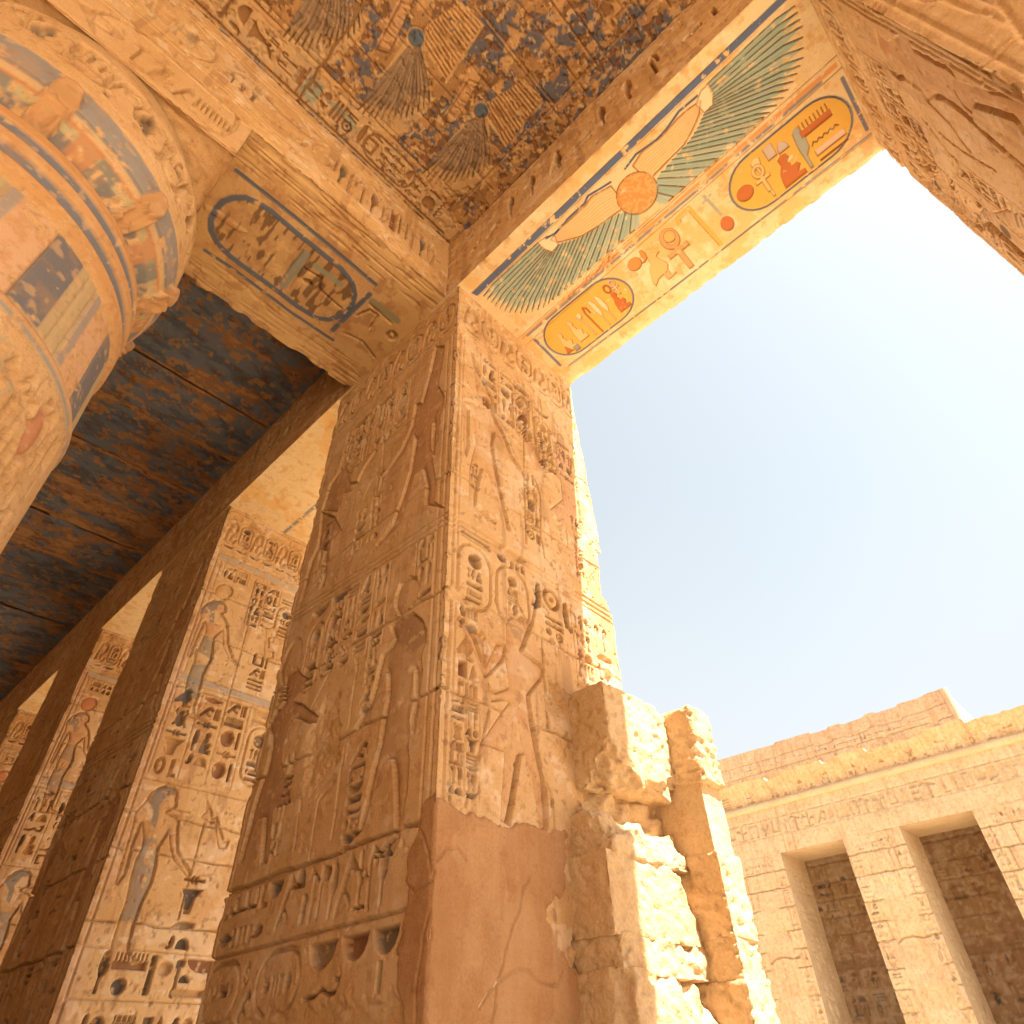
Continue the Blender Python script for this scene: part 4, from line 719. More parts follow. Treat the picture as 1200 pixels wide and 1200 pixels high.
for L_, w in (([(220, 0), (640, 330), (1200, 800)], .02), ([(0, 560), (200, 690), (600, 990), (900, 1190)], .018), ([(1160, 870), (900, 1120)], .026)): SS.paint([('l', q6(L_), w)], (.125, .155, .215), .95, .3); SS.line(q6(L_), .003, .005)
SS.paint([('l', q6([(710, 590), (550, 800)]), .045)], (.30, .30, .24), .9, .3); SS.paint([('l', q6([(780, 670), (950, 800)]), .03)], (.32, .34, .25), .9, .25)
SS.line(q6([(755, 580), (590, 830)]), .006, .012); SS.line(q6([(690, 560), (520, 790)]), .006, .012); SS.line(q6([(700, 690), (820, 760), (800, 830), (960, 970)]), .010, .02); SS.cut([('p', q6([(690, 760), (745, 770), (750, 810), (700, 790)]))], .05)
SS.paint([('l', SS.px(400, 220, 6, [(220, 800), (390, 930)]), .04)], (.32, .30, .20), .9, .3)
for L_ in ([(20, 1020), (150, 1080), (230, 1190)], [(110, 900), (200, 860), (260, 900), (200, 990)], [(200, 820), (350, 950)]): SS.line(SS.px(400, 220, 6, L_), .010, .02)
SS.cut([('e',) + tuple(SS.px(400, 220, 6, [(355, 1040)])[0]) + (.06, .06), ('e-',) + tuple(SS.px(400, 220, 6, [(355, 1040)])[0]) + (.025, .03)], .03)
SS.raised([('p', q6([(0, 235), (110, 290), (300, 430), (250, 430), (90, 320), (0, 270)]))], .02, .02)
streak = fbm(SS.nv, SS.nu, .22 / SS.dv, .018 / SS.du, 5, 3); SS.n -= .010 * sstep(.5, .75, streak) * (np.abs(SS.u[None] - .83) > .5)
for s_, sgn in ((SS.u, 1), (SS.W - SS.u, 1)): SS.n -= (.035 * sstep(.5, .9, vnoise(SS.nv, 1, .12 / SS.dv, 1, 7)))* np.exp(-(s_[None] / .04) ** 1.5)
mb = MB(); mb.grid(FS.pts(), FS.c); mb.box(GX0 + .01, -4.4, ZS + .06, GX1 - .06, YA - .05, ZC - .002); mb.build('block', M_WARM, root)
mb = MB(); mb.grid(SS.pts(), SS.c); mb.build('painted_soffit', M_WARM, root)
# ================================================================== round papyrus column
CX, CY = -3.53, -.90
col = thing('papyrus_column', 'round papyrus-bud column with painted bands at the upper left', 'column', (CX, CY, 0))
K = Face((0, 0, 0), (1, 0, 0), (0, 0, 1), 2 * math.pi, 6.95, .0105, 91, .004)
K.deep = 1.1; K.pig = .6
prof = np.array([(0, 1.02), (1, 1.02), (4.2, 1.0), (4.26, 1.012), (4.30, .99), (4.9, .965), (4.93, .96), (4.945, .985), (5.05, .985), (5.065, .955), (5.145, .955), (5.16, .98), (5.245, .975), (5.26, .945), (5.335, .945), (5.35, .965), (5.455, .935), (5.47, .90), (5.49, .895), (5.50, .91), (5.56, .965), (5.66, 1.02), (5.8, 1.05), (6.0, 1.055), (6.3, 1.04), (6.45, 1.02), (6.58, .975), (6.75, .90), (6.95, .815)])
ang = lambda d: R(d) + math.pi                                     # degrees round the axis -> u
def kr(a0, a1, z0, z1): return rect(ang(a0), z0, ang(a1), z1)
full = lambda z0, z1, c, a=.85, ch=.36: K.paint([rect(0, z0, 2 * math.pi, z1)], c, a, ch)
full(4.21, 4.24, (.30, .30, .28)); full(4.24, 4.29, (.58, .32, .16), .6)
full(4.94, 5.06, (.62, .32, .13), .7); full(5.06, 5.155, (.165, .19, .235), .92, .30); full(5.155, 5.255, (.62, .33, .14), .7); full(5.255, 5.345, (.16, .185, .235), .92, .30); full(5.345, 5.47, (.62, .32, .13), .8)
full(5.48, 5.56, (.15, .16, .18), .85, .42); full(5.56, 5.62, (.42, .40, .24), .8); full(5.62, 5.645, (.52, .22, .1), .8); full(5.645, 5.70, (.60, .42, .24), .7); full(5.70, 5.73, (.15, .18, .22), .8); full(5.73, 5.90, (.235, .255, .285), .8, .3); full(5.90, 5.915, (.62, .45, .28), .8)
K.deep = 1.7
for k_ in range(10):
    a0 = 4.5 + 36 * k_
    if a0 > 180: a0 -= 360
    tabp = [(ang(a0 - 4), 5.48), (ang(a0 + 4), 5.48), (ang(a0 + 4.2), 5.72), (ang(a0 + 3), 5.82), (ang(a0), 5.85), (ang(a0 - 3), 5.82), (ang(a0 - 4.2), 5.72)]
    K.raised([('p', tabp)], .055, .022); K.paint([('p', tabp)], (.56, .31, .14), .92, .2); K.scar([('p', [(ang(a0 - 3), 5.5), (ang(a0 + 3), 5.5), (ang(a0 + 3), 5.66), (ang(a0 - 3), 5.66)])], -.02, .03, .02)
    for a_, b_, c_ in ((a0 + 9, a0 + 17, (.52, .25, .12)), (a0 + 17.5, a0 + 25, (.2, .2, .19))): K.paint([kr(a_, b_, 5.50, 5.63)], c_, .8, .3); K.line([(ang(a_), 5.5), (ang(a_), 5.63)], .004, .006)
    # cartouches, cobras and baskets of the capital's inscription
    b0 = a0 - 1.5
    c0, c1 = ang(b0 - 5.2), ang(b0 + 5.2); P_ = stadium(c0, 6.07, c1, 6.42, 6, .07); K.line(P_ + P_[:1], .012, .024)
    K.col(c0 + .02, c1 - .02, 6.40, 6.09, ['sun+mr', 'seat+s3'] if k_ % 2 else ['user+maat', 'sun+men'], .034, False, .06)
    K.gly('s1', c0 - .05, 6.07, .035, .06, .03); K.gly('s1', c1 + .02, 6.04, .035, .06, .03)
    d0 = ang(b0 + 8.5); K.cut([('l', [(d0 - .05, 6.13), (d0 - .02, 6.29), (d0 + .02, 6.39), (d0 + .10, 6.42), (d0 + .15, 6.35), (d0 + .11, 6.27), (d0 + .14, 6.17), (d0 + .2, 6.13)], .013)], .03); K.fig([('e', d0 + .07, 6.31, .045, .07)], .03, .008)
    d1 = ang(b0 + 17.5); K.gly('owl', d1 - .02, 6.10, .17, .28, .03); K.gly('reed', d1 + .17, 6.10, .07, .30, .03)
    # painted bud blocks under the ties
    e0 = a0 + 13.5
    K.paint([kr(e0 - 2, e0 + 9.8, 4.31, 4.92)], (.60, .27, .16), .6, .5); K.paint([kr(e0 - 2, e0 + 9.8, 4.31, 4.92)], (.70, .50, .32), .5, .56)
    K.paint([kr(e0 + 10.2, e0 + 21, 4.31, 4.92)], (.155, .165, .195), .92, .22); K.cut([kr(e0 + 10.0, e0 + 10.6, 4.3, 4.92)], .012)
    K.paint([kr(e0 + 21, e0 + 30.5, 4.31, 4.92)], (.50, .38, .22), .88, .24); K.line([(ang(e0 + 25), 4.31), (ang(e0 + 25), 4.92)], .004, .008); K.cut([kr(e0 + 29.5, e0 + 30.3, 4.3, 4.92)], .012)
    K.paint([kr(e0 + 30.6, e0 + 34, 4.31, 4.92)], (.34, .30, .28), .85, .28)
K.deep = .9; K.pig = 0.
for zz_ in (4.20, 4.30, 4.93, 5.06, 5.155, 5.255, 5.345, 5.70, 5.915, 5.99): K.line([(0, zz_), (6.283, zz_)], .004, .008)
for a_, g, w, h, z_ in ((38, 'arm', .26, .22, 3.9), (44, 'cloth', .10, .3, 3.8), (52, 'cobra', .14, .25, 3.9), (58, 'oval', .12, .34, 3.8), (64, 's2', .14, .3, 3.8), (48, 's3', .2, .2, 3.6), (40, 'owl', .24, .3, 3.4), (60, 'plant', .16, .3, 3.4), (68, 'ka', .2, .3, 3.3), (30, 'duck', .26, .3, 3.7), (70, 'reed', .1, .4, 3.75), (20, 'vult', .28, .3, 3.8)):
    K.gly(g, ang(a_), z_, w, h, .024)
K.fig([('e', ang(58), 3.93, .06, .16)], .035, .0); K.paint([('e', ang(58), 3.93, .06, .16)], (.52, .22, .12), .8, .25)
K.paint([('p', [(ang(34), 4.12), (ang(40), 4.02), (ang(45), 4.0), (ang(43), 3.88), (ang(36), 3.8), (ang(28), 3.9)])], (.42, .36, .26), .6, .35)
K.line([(ang(50), 2.0), (ang(50), 4.18)], .005, .012); K.line([(ang(30), 2.0), (ang(30), 4.18)], .005, .012)
K.pig = .0
K.fig([('p', [(ang(52), 2.4), (ang(64), 2.4), (ang(66), 3.2), (ang(60), 3.45), (ang(54), 3.2)])], .04, .012)
for a_ in (36, 60, 74, 84, 15, 0): K.text(ang(a_) - .1, ang(a_) + .1, 3.2, 1.5, 1, .024, True)
blotch(K, (.52, .28, .12), .25, .60, .25, 97); blotch(K, (.66, .42, .22), .05, .66, .5, 98); blotch(K, (.36, .20, .10), .03, .68, .4, 99); blotch(K, (.60, .35, .16), .12, .78, .5, 100)
th = K.u - math.pi; rr = np.interp(K.v, prof[:, 0], prof[:, 1])[:, None] + K.k + K.n
KP = np.stack([CX + rr * np.cos(th)[None], CY + rr * np.sin(th)[None], np.repeat(K.v[:, None], K.nu, 1)], -1)
KP[:, -1] = KP[:, 0]
jc = int(np.searchsorted(K.v, 5.475))
mb = MB(); mb.grid(KP[:jc + 1], K.c[:jc + 1]); mb.build('shaft', M_SAND, col)
mb = MB(); mb.grid(KP[jc:], K.c[jc:]); mb.build('capital', M_SAND, col)
# abacus with royal rings on its sides
AB = Face((GX1 - .004, -1.80, 6.95), (0, 1, 0), (0, 0, 1), 1.79, .598, .008, 95, .006)
P_ = AB.px(60, 0, 6, [(300, 80), (270, 130), (300, 220), (420, 350), (700, 580), (900, 760), (1050, 880), (1200, 940), (1290, 900), (1320, 840), (1300, 760), (1100, 600), (900, 440), (700, 270), (520, 150), (400, 90)])
AB.cut([('l', P_ + P_[:1], .016)], .022); AB.line([(0, .56), (1.79, .56)], .008, .016); AB.line([(0, .05), (1.79, .05)], .008, .016)
for g, x_, y_, w, h in (('oval', .55, .2, .3, .2), ('user', .92, .14, .07, .32), ('seat', 1.06, .14, .17, .32), ('mr', 1.25, .14, .1, .3), ('men', 1.38, .2, .3, .22), ('h2', 1.38, .12, .28, .06)): AB.gly(g, x_, y_, w, h, .032)
AB.pig = .7; AB.text(.02, .36, .52, .1, 1, .032, False)
AN = Face((GX1, -.012, 6.95), (-1, 0, 0), (0, 0, 1), 1.65, .598, .012, 96, .006)
AU = Face((GX0, -.012, 6.95), (1, 0, 0), (0, -1, 0), 1.65, 1.79, .012, 99, .01)
AU.scar([rect(0, 0, 1.65, 1.79)], .035, .12); AU.wear('R', .02, .03)
mb = MB(); i1 = mb.grid(AB.pts(), AB.c); i2 = mb.grid(AN.pts(), AN.c); mb.grid(AU.pts(), AU.c); mb.box(GX0 + .01, -1.8, 7.02, GX1 - .06, -.07, 7.546); mb.build('abacus', M_SAND, col)
# ================================================================== ceiling slabs
CM_ = Face((GX1, YA, ZC), (1, 0, 0), (0, -1, 0), 5.5, 4.7, .0085, 101, .012, .25)
cv = lambda pts: [(a - GX1, YA - b_) for a, b_ in pts]
def ceilpaint(F):
    F.paint([rect(0, 0, F.W, F.H)], (.17, .165, .18), .7, .47); blotch(F, (.48, .27, .13), .18, .5, .75, F.seed + 3)
sl_ = (slice(None), slice(None)); nz_ = lambda c_, sd, o_=5: fbm(CM_.nv, CM_.nu, c_ / CM_.dv, c_ / CM_.du, sd, o_, .62)
CM_._pt(sl_, sstep(.47, .53, nz_(.30, 301, 6)), (.10, .12, .165), .85, 0); CM_._pt(sl_, sstep(.53, .58, nz_(.09, 302)), (.46, .26, .11), .85, 0); CM_._pt(sl_, sstep(.58, .63, nz_(.06, 303, 4)), (.20, .10, .05), .8, 0); CM_._pt(sl_, sstep(.62, .68, nz_(.05, 304, 4)), (.66, .43, .21), .7, 0)
CM_.n -= .012 * sstep(.55, .6, nz_(.06, 303, 4))
for i in range(150):
    x_, y_ = CM_.rnd.uniform(.4, 5.2), CM_.rnd.uniform(.1, 4.5); w_q = CM_.rnd.uniform(.08, .2); g = CM_.rnd.choice(list(GL)); CM_.gly(g, x_, y_, w_q, w_q * CM_.rnd.uniform(.6, 1.6), .010, False, CM_.rnd.choice([(.60, .36, .16), (.22, .11, .05), (.16, .17, .19)]), .8)
for i in range(16):
    x_ = .45 + i * .32; CM_.line([(x_, .1), (x_ + .02, 4.6)], .006, .008, (.24, .12, .06), .7)
CM_.paint([('p', cv([(-2.7, -2.4), (-2.36, -2.4), (-2.36, 1.45), (-2.5, 2.1), (-2.7, 2.1)]))], (.66, .45, .24), .75, .36)
CM_.paint([('l', cv([(-2.33, -2.4), (-2.33, 1.5), (-2.5, 2.1)]), .02)], (.60, .36, .17), .9, .3); CM_.line(cv([(-2.31, -2.4), (-2.31, 1.5)]), .006, .014, BROWN, .6)
CM_.line(cv([(-2.68, -2.4), (-2.68, 2.0)]), .012, .02, BROWN, .6)
for i in range(14):                                                  # text band along the beam
    y0_ = -2.2 + i * .29; CM_.col(.06, .34, YA - y0_, YA - y0_ - .26, CM_.rrows(2), .016, False, .1, BROWN, .8)
P_ = stadium(.07, YA - 1.42, .33, YA - .82); CM_.line(P_ + P_[:1], .012, .014, BROWN, .7)
CM_.paint([('p', arc(.2, YA - .52, .06, .2, -90, 90))], (.33, .33, .25), .9, .2); CM_.paint([rect(.08, YA - .28, .3, YA - .12)], (.33, .35, .27), .9, .2); CM_.line([(.06, YA - .1), (.32, YA - .1)], .008, .012, BROWN, .7)
def vulture(y, sgn_col):
    cx, cy = -1.5, y
    fan = arc(0, 0, 1, 1, 188, 262, 15)
    CM_.paint([('p', cv([(cx - .05, cy - .06), (cx - .86, cy - .02), (cx - .86, cy + .3), (cx - .7, cy + .42), (cx - .3, cy + .46), (cx, cy + .1)]))], (.60, .40, .20), .7, .3)
    for i in range(13):                                              # left wing: long grey-brown feathers
        t = i / 12; tip = (cx - .86 + .55 * t ** 1.6, cy - .02 + .44 * math.sin(t * 1.45))
        d_ = np.array([tip[0] - cx, tip[1] - cy]); L_ = np.hypot(*d_); n_ = np.array([-d_[1], d_[0]]) / L_ * .026
        a0 = np.array([cx, cy]) + d_ * .12; m_ = np.array([cx, cy]) + d_ * .72
        P__ = [tuple(a0 - n_ * .35), tuple(m_ - n_), tip, tuple(m_ + n_), tuple(a0 + n_ * .35)]
        CM_.paint([('p', cv(P__))], [(.24, .17, .12), (.30, .21, .14), (.38, .25, .15)][i % 3], .9, .3); CM_.line(cv([P__[0], P__[1], tip]), .006, .012, (.12, .06, .03), .9); CM_.line(cv([a0, m_]), .002, .004, (.5, .34, .2), .6)
    W_ = [(cx + .12, cy + .0), (cx + .48, cy + .1), (cx + .5, cy + .36), (cx - .06, cy + .42), (cx - .02, cy + .1)]
    CM_.paint([('p', cv(W_))], (.58, .34, .15), .9, .3)
    for i in range(14):
        t = (i + .5) / 14; CM_.line(cv([((1 - t) * W_[0][0] + t * W_[1][0] - .1 * (1 - t), (1 - t) * W_[0][1] + t * W_[1][1]), ((1 - t) * W_[3][0] + t * W_[2][0], (1 - t) * W_[3][1] + t * W_[2][1])]), .005, .010, (.13, .06, .03), .85)
    CM_.line(cv([W_[1], W_[2], W_[3]]), .012, .01, (.6, .38, .18), .9)
    CM_.paint([('e', cx - GX1, YA - cy, .07, .07)], (.10, .14, .18), .95, .2); CM_.line(cv([(cx + .08 * math.cos(a), cy + .08 * math.sin(a)) for a in np.linspace(0, 6.3, 20)]), .006, .008, (.6, .36, .16), .9)
    CM_.paint([('p', cv([(cx - .3, cy - .22), (cx + .15, cy - .3), (cx + .2, cy - .2), (cx - .24, cy - .1)]))], (.58, .34, .16), .85, .3)
    P__ = cv([(cx - .34, cy - .20), (cx + .1, cy - .26), (cx + .14, cy - .17), (cx - .28, cy - .1)]); CM_.line(P__ + P__[:1], .008, .010, BROWN, .7)
    for i in range(5): CM_.line(cv([(cx - .24 + i * .08, cy - .21), (cx - .22 + i * .08, cy - .12)]), .005, .008, BROWN, .7)
    for i in range(16): 
        x_, y_ = cx + CM_.rnd.uniform(.1, 1.5), cy + CM_.rnd.uniform(-.4, .4); CM_.paint([('e', x_ - GX1, YA - y_, CM_.rnd.uniform(.03, .1), CM_.rnd.uniform(.03, .07))], (.56, .33, .15), .8, .3)
for y_ in (-1.83, -1.01, -.19, .63, 1.45): vulture(y_, 0)
for i in range(24):
    x_, y_ = CM_.rnd.uniform(1.7, 4.8), CM_.rnd.uniform(.5, 4.3); CM_.col(x_, x_ + .3, y_, y_ - .4, CM_.rrows(2), .014, False, .1, (.5, .3, .14), .8)
for x_ in (-.95, -.45, .1): CM_.line(cv([(x_, -2), (x_, 1.95)]), .008, .012, (.5, .3, .14), .8)
CM_.line(cv([(-2.3, 1.92), (2, 1.92)]), .010, .012, (.5, .32, .16), .8)
CM_.joint(2.0, 0, 5.5, .03, .01)
mb = MB(); mb.grid(CM_.pts(), CM_.c); mb.box(GX1 - .9, -2.5, ZC + .03, 2.8, 3.8, ZC + .6)
tag(mb.build('ceiling_slab', M_CEIL), 'painted ceiling slab with blue ground and rows of vultures', 'ceiling slab', 'ceiling slabs of the hall')
ed = [-3.6, -5.55, -6.58, -7.53, -8.62, -9.65, -10.68, -11.77, -12.9, -14.0, -15.1, -16.2, -17.4, -18.6, -20.6]
ordn = ['first', 'second', 'third', 'fourth', 'fifth', 'sixth', 'seventh', 'eighth', 'ninth', 'tenth', 'eleventh', 'twelfth', 'thirteenth', 'fourteenth']
for i in range(14):
    x1_, x0_ = ed[i] - .012, ed[i + 1]; zo = [0, .015, -.01, .012, -.004, .02, 0][i % 7]
    F = Face((x0_, YA, ZC + zo), (1, 0, 0), (0, -1, 0), x1_ - x0_, 4.6, .016, 110 + i, .02, .3)
    wb = [-.06, -.05, -.05, .0, .06, .10, .04][i % 7]; dj = np.minimum(F.u, F.W - F.u)[None]
    n0 = fbm(F.nv, F.nu, .55 / F.dv, .35 / F.du, 130 + i, 6, .72); n1 = fbm(F.nv, F.nu, .05 / F.dv, .05 / F.du, 150 + i, 3, .6); n2 = fbm(F.nv, F.nu, .25 / F.dv, .12 / F.du, 190 + i, 5, .6)
    loss = n0 + .30 * np.exp(-dj / .05) * n2 * 1.6 + .10 * (n1 - .5) + wb; bl = (.16, .20, .26)
    sl_ = (slice(None), slice(None)); F._pt(sl_, np.ones(n0.shape), bl, .92, 0); F._pt(sl_, sstep(.40, .62, n2), (.08, .10, .14), .55, 0); F._pt(sl_, sstep(.60, .72, n1), (.24, .22, .20), .4, 0); F._pt(sl_, sstep(.60, .66, fbm(F.nv, F.nu, .10 / F.dv, .10 / F.du, 210 + i, 4, .7)), (.46, .25, .10), .8, 0)
    F._pt(sl_, sstep(.56, .63, loss), (.36, .185, .08), .85, 0); F._pt(sl_, sstep(.68, .73, loss), (.52, .30, .14), .7, 0); F._pt(sl_, sstep(.62, .7, n2) * (n1 > .5), (.16, .085, .045), .7, 0)
    F.n += .05 * np.exp(-((F.W - F.u) / .02) ** 2)[None] * fbm(F.nv, 1, .1 / F.dv, 1, i) + .05 * np.exp(-(F.u / .02) ** 2)[None]*-1 * 0
    F.n -= .02 * sstep(.6, .8, fbm(F.nv, F.nu, .2 / F.dv, .2 / F.du, 170 + i, 4))
    mb = MB(); mb.grid(F.pts(), F.c); mb.box(x0_, -2.4, ZC + zo + .06, x1_, 3.8, ZC + .6)
    tag(mb.build('ceiling_slab', M_CEIL), f'dark blue ceiling slab, {ordn[i]} to the left of the cross beam', 'ceiling slab', 'ceiling slabs of the hall')
# unseen roof and rear wall behind the viewer, wall end sized for interior light
b = MB(); b.box(-26, -6, ZC + .02, 6, -2.41, ZC + .6); b.box(2.8, -2.41, ZC + .02, 6, 3.8, ZC + .6); b.box(-26, -2.41, ZC + .04, -20.6, 3.8, ZC + .6); b.box(-26, -6.3, 0, 4.6, -6, ZC + .6); b.box(-26, -6, 0, -25.7, 3, ZC); b.box(-26, YA, ZS, -21.2, 3.9, ZC)
o = b.build('unseen_wall_rear', M_WARM, None, False); o['kind'] = 'structure'
# ================================================================== ruined masonry against the near pillar
def noise3(P, cell, seed):
    r = np.random.default_rng(seed); g = r.random((32, 32, 32)).astype(np.float32)
    q = P / cell + 100.; i = np.floor(q).astype(int); f = q - i; f = f * f * (3 - 2 * f); i %= 32; j = (i + 1) % 32
    o_ = 0
    for a in (0, 1):
        for b_ in (0, 1):
            for c_ in (0, 1):
                o_ = o_ + g[(j if a else i)[..., 0], (j if b_ else i)[..., 1], (j if c_ else i)[..., 2]] * (f[..., 0] if a else 1 - f[..., 0]) * (f[..., 1] if b_ else 1 - f[..., 1]) * (f[..., 2] if c_ else 1 - f[..., 2])
    return o_
def rock(lo, hi, seed, mat, parent, name='stone_block', amp=.05, rnd=.06, cuts=(), res=.018, pits=.02, taper=None):
    """A weathered block: rounded box, chipped by noise and by cutting planes (point, normal)."""
    lo, hi = np.array(lo, float), np.array(hi, float); c = (lo + hi) / 2; h = (hi - lo) / 2; mb = MB()
    for ax in range(3):
        a, b_ = (ax + 1) % 3, (ax + 2) % 3; na = max(int(2 * h[a] / res), 4); nb = max(int(2 * h[b_] / res), 4)
        for sg in (-1, 1):
            ta, tb = np.meshgrid(np.linspace(-1, 1, na), np.linspace(-1, 1, nb)); P = np.zeros(ta.shape + (3,))
            P[..., a] = ta * h[a]; P[..., b_] = tb * h[b_]; P[..., ax] = sg * h[ax]
            r = min(rnd, min(h) * .8); inn_ = np.clip(P, -(h - r), h - r); dlt = P - inn_; L_ = np.linalg.norm(dlt, axis=-1, keepdims=True); nrm = dlt / np.maximum(L_, 1e-6)
            P = inn_ + nrm * r + c
            st = noise3(P * (.15, .15, 1) , .05, seed + 5); n_ = st * .35 - .15 + noise3(P, .45, seed) * .4 + noise3(P, .18, seed + 1) * .3 + noise3(P, .07, seed + 2) * .2
            pz = noise3(P * (1, 1, 1.6), .045, seed + 3); pt = np.clip((pz - .55) / .25, 0, 1)
            P = P - nrm * ((n_ * 1.6 - .45)[..., None] * amp) - nrm * (pt[..., None] * pits)
            if taper: P[..., 0] -= np.clip(P[..., 2] - taper[0], 0, 9) * taper[1]
            for p0, nn in cuts:
                nn = np.array(nn, float); nn /= np.linalg.norm(nn); dd = (P - p0) @ nn + (noise3(P, .12, seed + 9) - .5) * .12 + (noise3(P, .04, seed + 8) - .5) * .05
                P = P - np.clip(dd, 0, 9)[..., None] * nn
            mb.grid(P, flip=(sg < 0))
    return mb.build(name, mat, parent)
ruin = thing('ruined_masonry', 'broken stone blocks of a statue pier built against the big pillar, partly in sun', 'masonry', (-2.5, 4.0, 0))
RB = lambda lo, hi, sd, **k: rock(lo, hi, sd, M_ROUGH, ruin, **k)
# upper pair of blocks (split by a groove), broken hollow below, courses under it, smooth back pier behind
RB((-2.80, 3.28, 2.88), (-2.23, 4.03, 3.54), 201, amp=.025, rnd=.02, pits=.018, res=.013, cuts=(((-2.25, 3.30, 3.50), (.25, -.45, 1)), ((-2.25, 3.30, 3.14), (.8, -.35, -.65)), ((-2.25, 3.75, 2.97), (.75, .1, -.8)), ((-2.6, 3.3, 3.42), (-.6, -.5, .7)), ((-2.23, 3.98, 3.5), (.4, .6, .9))))
RB((-2.90, 3.99, 2.97), (-2.01, 4.29, 3.53), 202, amp=.025, rnd=.05, pits=.02, res=.013, cuts=(((-2.03, 4.24, 3.5), (.2, .7, .8)), ((-2.02, 4.02, 3.52), (.5, -.5, .8))))
rock((-2.90, 4.01, 2.54), (-2.065, 4.27, 3.03), 203, M_ROUGH, ruin, amp=.012, rnd=.010, pits=.003, res=.013)
RB((-2.80, 3.24, 2.66), (-2.38, 4.04, 2.97), 204, amp=.05, rnd=.03, pits=.015, res=.013, cuts=(((-2.47, 3.6, 2.88), (1, -.15, .35)), ((-2.5, 3.3, 2.8), (.5, -.8, .4)), ((-2.42, 4.0, 2.8), (.9, .5, -.3))))
RB((-2.80, 3.20, 2.46), (-2.25, 4.04, 2.74), 205, amp=.04, rnd=.03, pits=.015, res=.013, cuts=(((-2.37, 3.8, 2.68), (.65, .0, .8)), ((-2.3, 4.0, 2.55), (.7, .6, .2)), ((-2.3, 3.25, 2.6), (.6, -.7, .4))))
RB((-2.80, 3.15, 2.09), (-2.265, 4.0, 2.50), 206, amp=.012, rnd=.010, pits=.012, res=.013, cuts=(((-2.28, 3.88, 2.47), (.8, .5, .5)),))
RB((-2.80, 3.16, 1.92), (-2.245, 4.04, 2.125), 207, amp=.035, rnd=.02, pits=.015, res=.013, cuts=(((-2.27, 3.2, 2.05), (.5, -.7, .5)), ((-2.26, 3.7, 2.1), (.8, .1, .6))))
RB((-2.80, 3.13, 1.28), (-2.215, 4.04, 1.965), 208, amp=.03, rnd=.02, pits=.012, res=.015, cuts=(((-2.24, 3.5, 1.9), (.9, .2, .5)), ((-2.22, 3.2, 1.6), (.8, -.6, .1)), ((-2.22, 3.9, 1.5), (.9, .4, -.1))))
RB((-2.80, 3.13, .0), (-2.195, 4.1, 1.30), 209, amp=.04, rnd=.03, pits=.015, res=.03)
for i, (z0, z1, x1_) in enumerate(((2.12, 2.58, -2.05), (1.91, 2.15, -2.055), (1.53, 1.94, -2.045), (.78, 1.56, -2.05), (0, .8, -2.02))):
    RB((-2.95, 4.0 + .01 * (i % 2), z0), (x1_, 4.295, z1), 220 + i, amp=.022, rnd=.014, pits=.016, res=.013, cuts=(((x1_, 4.02, z1), (.6, -.7, .5)),) if i % 2 else (((x1_, 4.02, z0), (.6, -.7, -.4)),))
# ================================================================== portico across the court
FY = 25.9
far = thing('far_portico', 'sunlit-court building opposite with tall square openings and a glyph cornice', 'building', (-6, FY, 0))
def farpillar(x0, x1, sd):
    F = Face((x0, FY, -.25), (1, 0, 0), (0, 0, 1), x1 - x0, 7.6 + .22, .026, sd, .02, .5)
    F.deep = 3.2; F.pig = .15; z_ = 7.3
    while z_ > .5:
        h_ = F.rnd.uniform(.5, .8); F.joint(z_, d=.03, w=.018, sag=.02); us = sorted(F.rnd.uniform(.2, 1.8) for _ in range(2)); [F.vjoint(q, z_ - h_, z_, .025, .014) for q in us]
        for q0, q1 in zip([0] + us, us + [F.W]): F.paint([rect(q0, z_ - h_, q1, z_)], F.rnd.choice([(.70, .50, .28), (.62, .42, .28), (.76, .60, .40), (.66, .46, .26)]), F.rnd.uniform(.1, .6), .2)
        z_ -= h_
    F.text(.05, .4, 7.2, .5, 1, .03, True, dens=.8); F.text(F.W - .4, F.W - .05, 7.2, .5, 1, .03, True, dens=.8); F.text(.4, F.W - .4, 7.65, 7.3, 5, .03, False)
    F.scar([('p', [(.5, 0), (1.6, 0), (1.6, 3.5), (1.5, 5.2), (1.4, 6.3), (.7, 6.4), (.55, 5), (.5, 3)])], .05, .3, .1)
    zt = F.rnd.uniform(4.2, 5.4); F.cut([('l', [(F.W * .3, zt), (F.W * .4, zt + .12), (F.W * .55, zt + .14), (F.W * .7, zt + .06), (F.W * .8, zt + .08)], .025)], .05); F.scar([('p', [(F.W * .3, zt), (F.W * .75, zt + .05), (F.W * .7, zt - .7), (F.W * .35, zt - .6)])], .07, .2, .08); F.weather((2, 4, 6), .5)
    G = Face((x1, FY, -.25), (0, 1, 0), (0, 0, 1), 1.95, 7.82, .04, sd + 1, .02, .5); z_ = 7.3
    while z_ > .5: G.joint(z_, d=.015, w=.014); z_ -= .65
    G.text(.2, 1.7, 7.3, 6.6, 4, .02, False); G.text(.3, 1.6, 6.2, .8, 3, .018, False, dens=.7)
    mb = MB(); mb.grid(F.pts(), F.c); mb.grid(G.pts(), G.c); mb.box(x0 + .005, FY + .12, -.25, x1 - .12, FY + 1.94, 7.5)
    mb.build('pillar', M_FAR, far)
for i, (x0, x1) in enumerate(((-17.1, -15.1), (-12.8, -10.75), (-8.42, -6.48), (-4.22, -2.2), (.1, 2.1), (4.4, 6.4))): farpillar(x0, x1, 300 + 5 * i)
LX0, LX1 = -22., 12.
LF = Face((LX0, FY - .01, 7.57), (1, 0, 0), (0, 0, 1), LX1 - LX0, 1.66, .03, 340, .02, .6)
LF.deep = 2.6; LF.weather((.62, 1.22), .5); LF.joint(.62, d=.02, w=.012); LF.joint(1.22, d=.02, w=.014)
x_ = .3
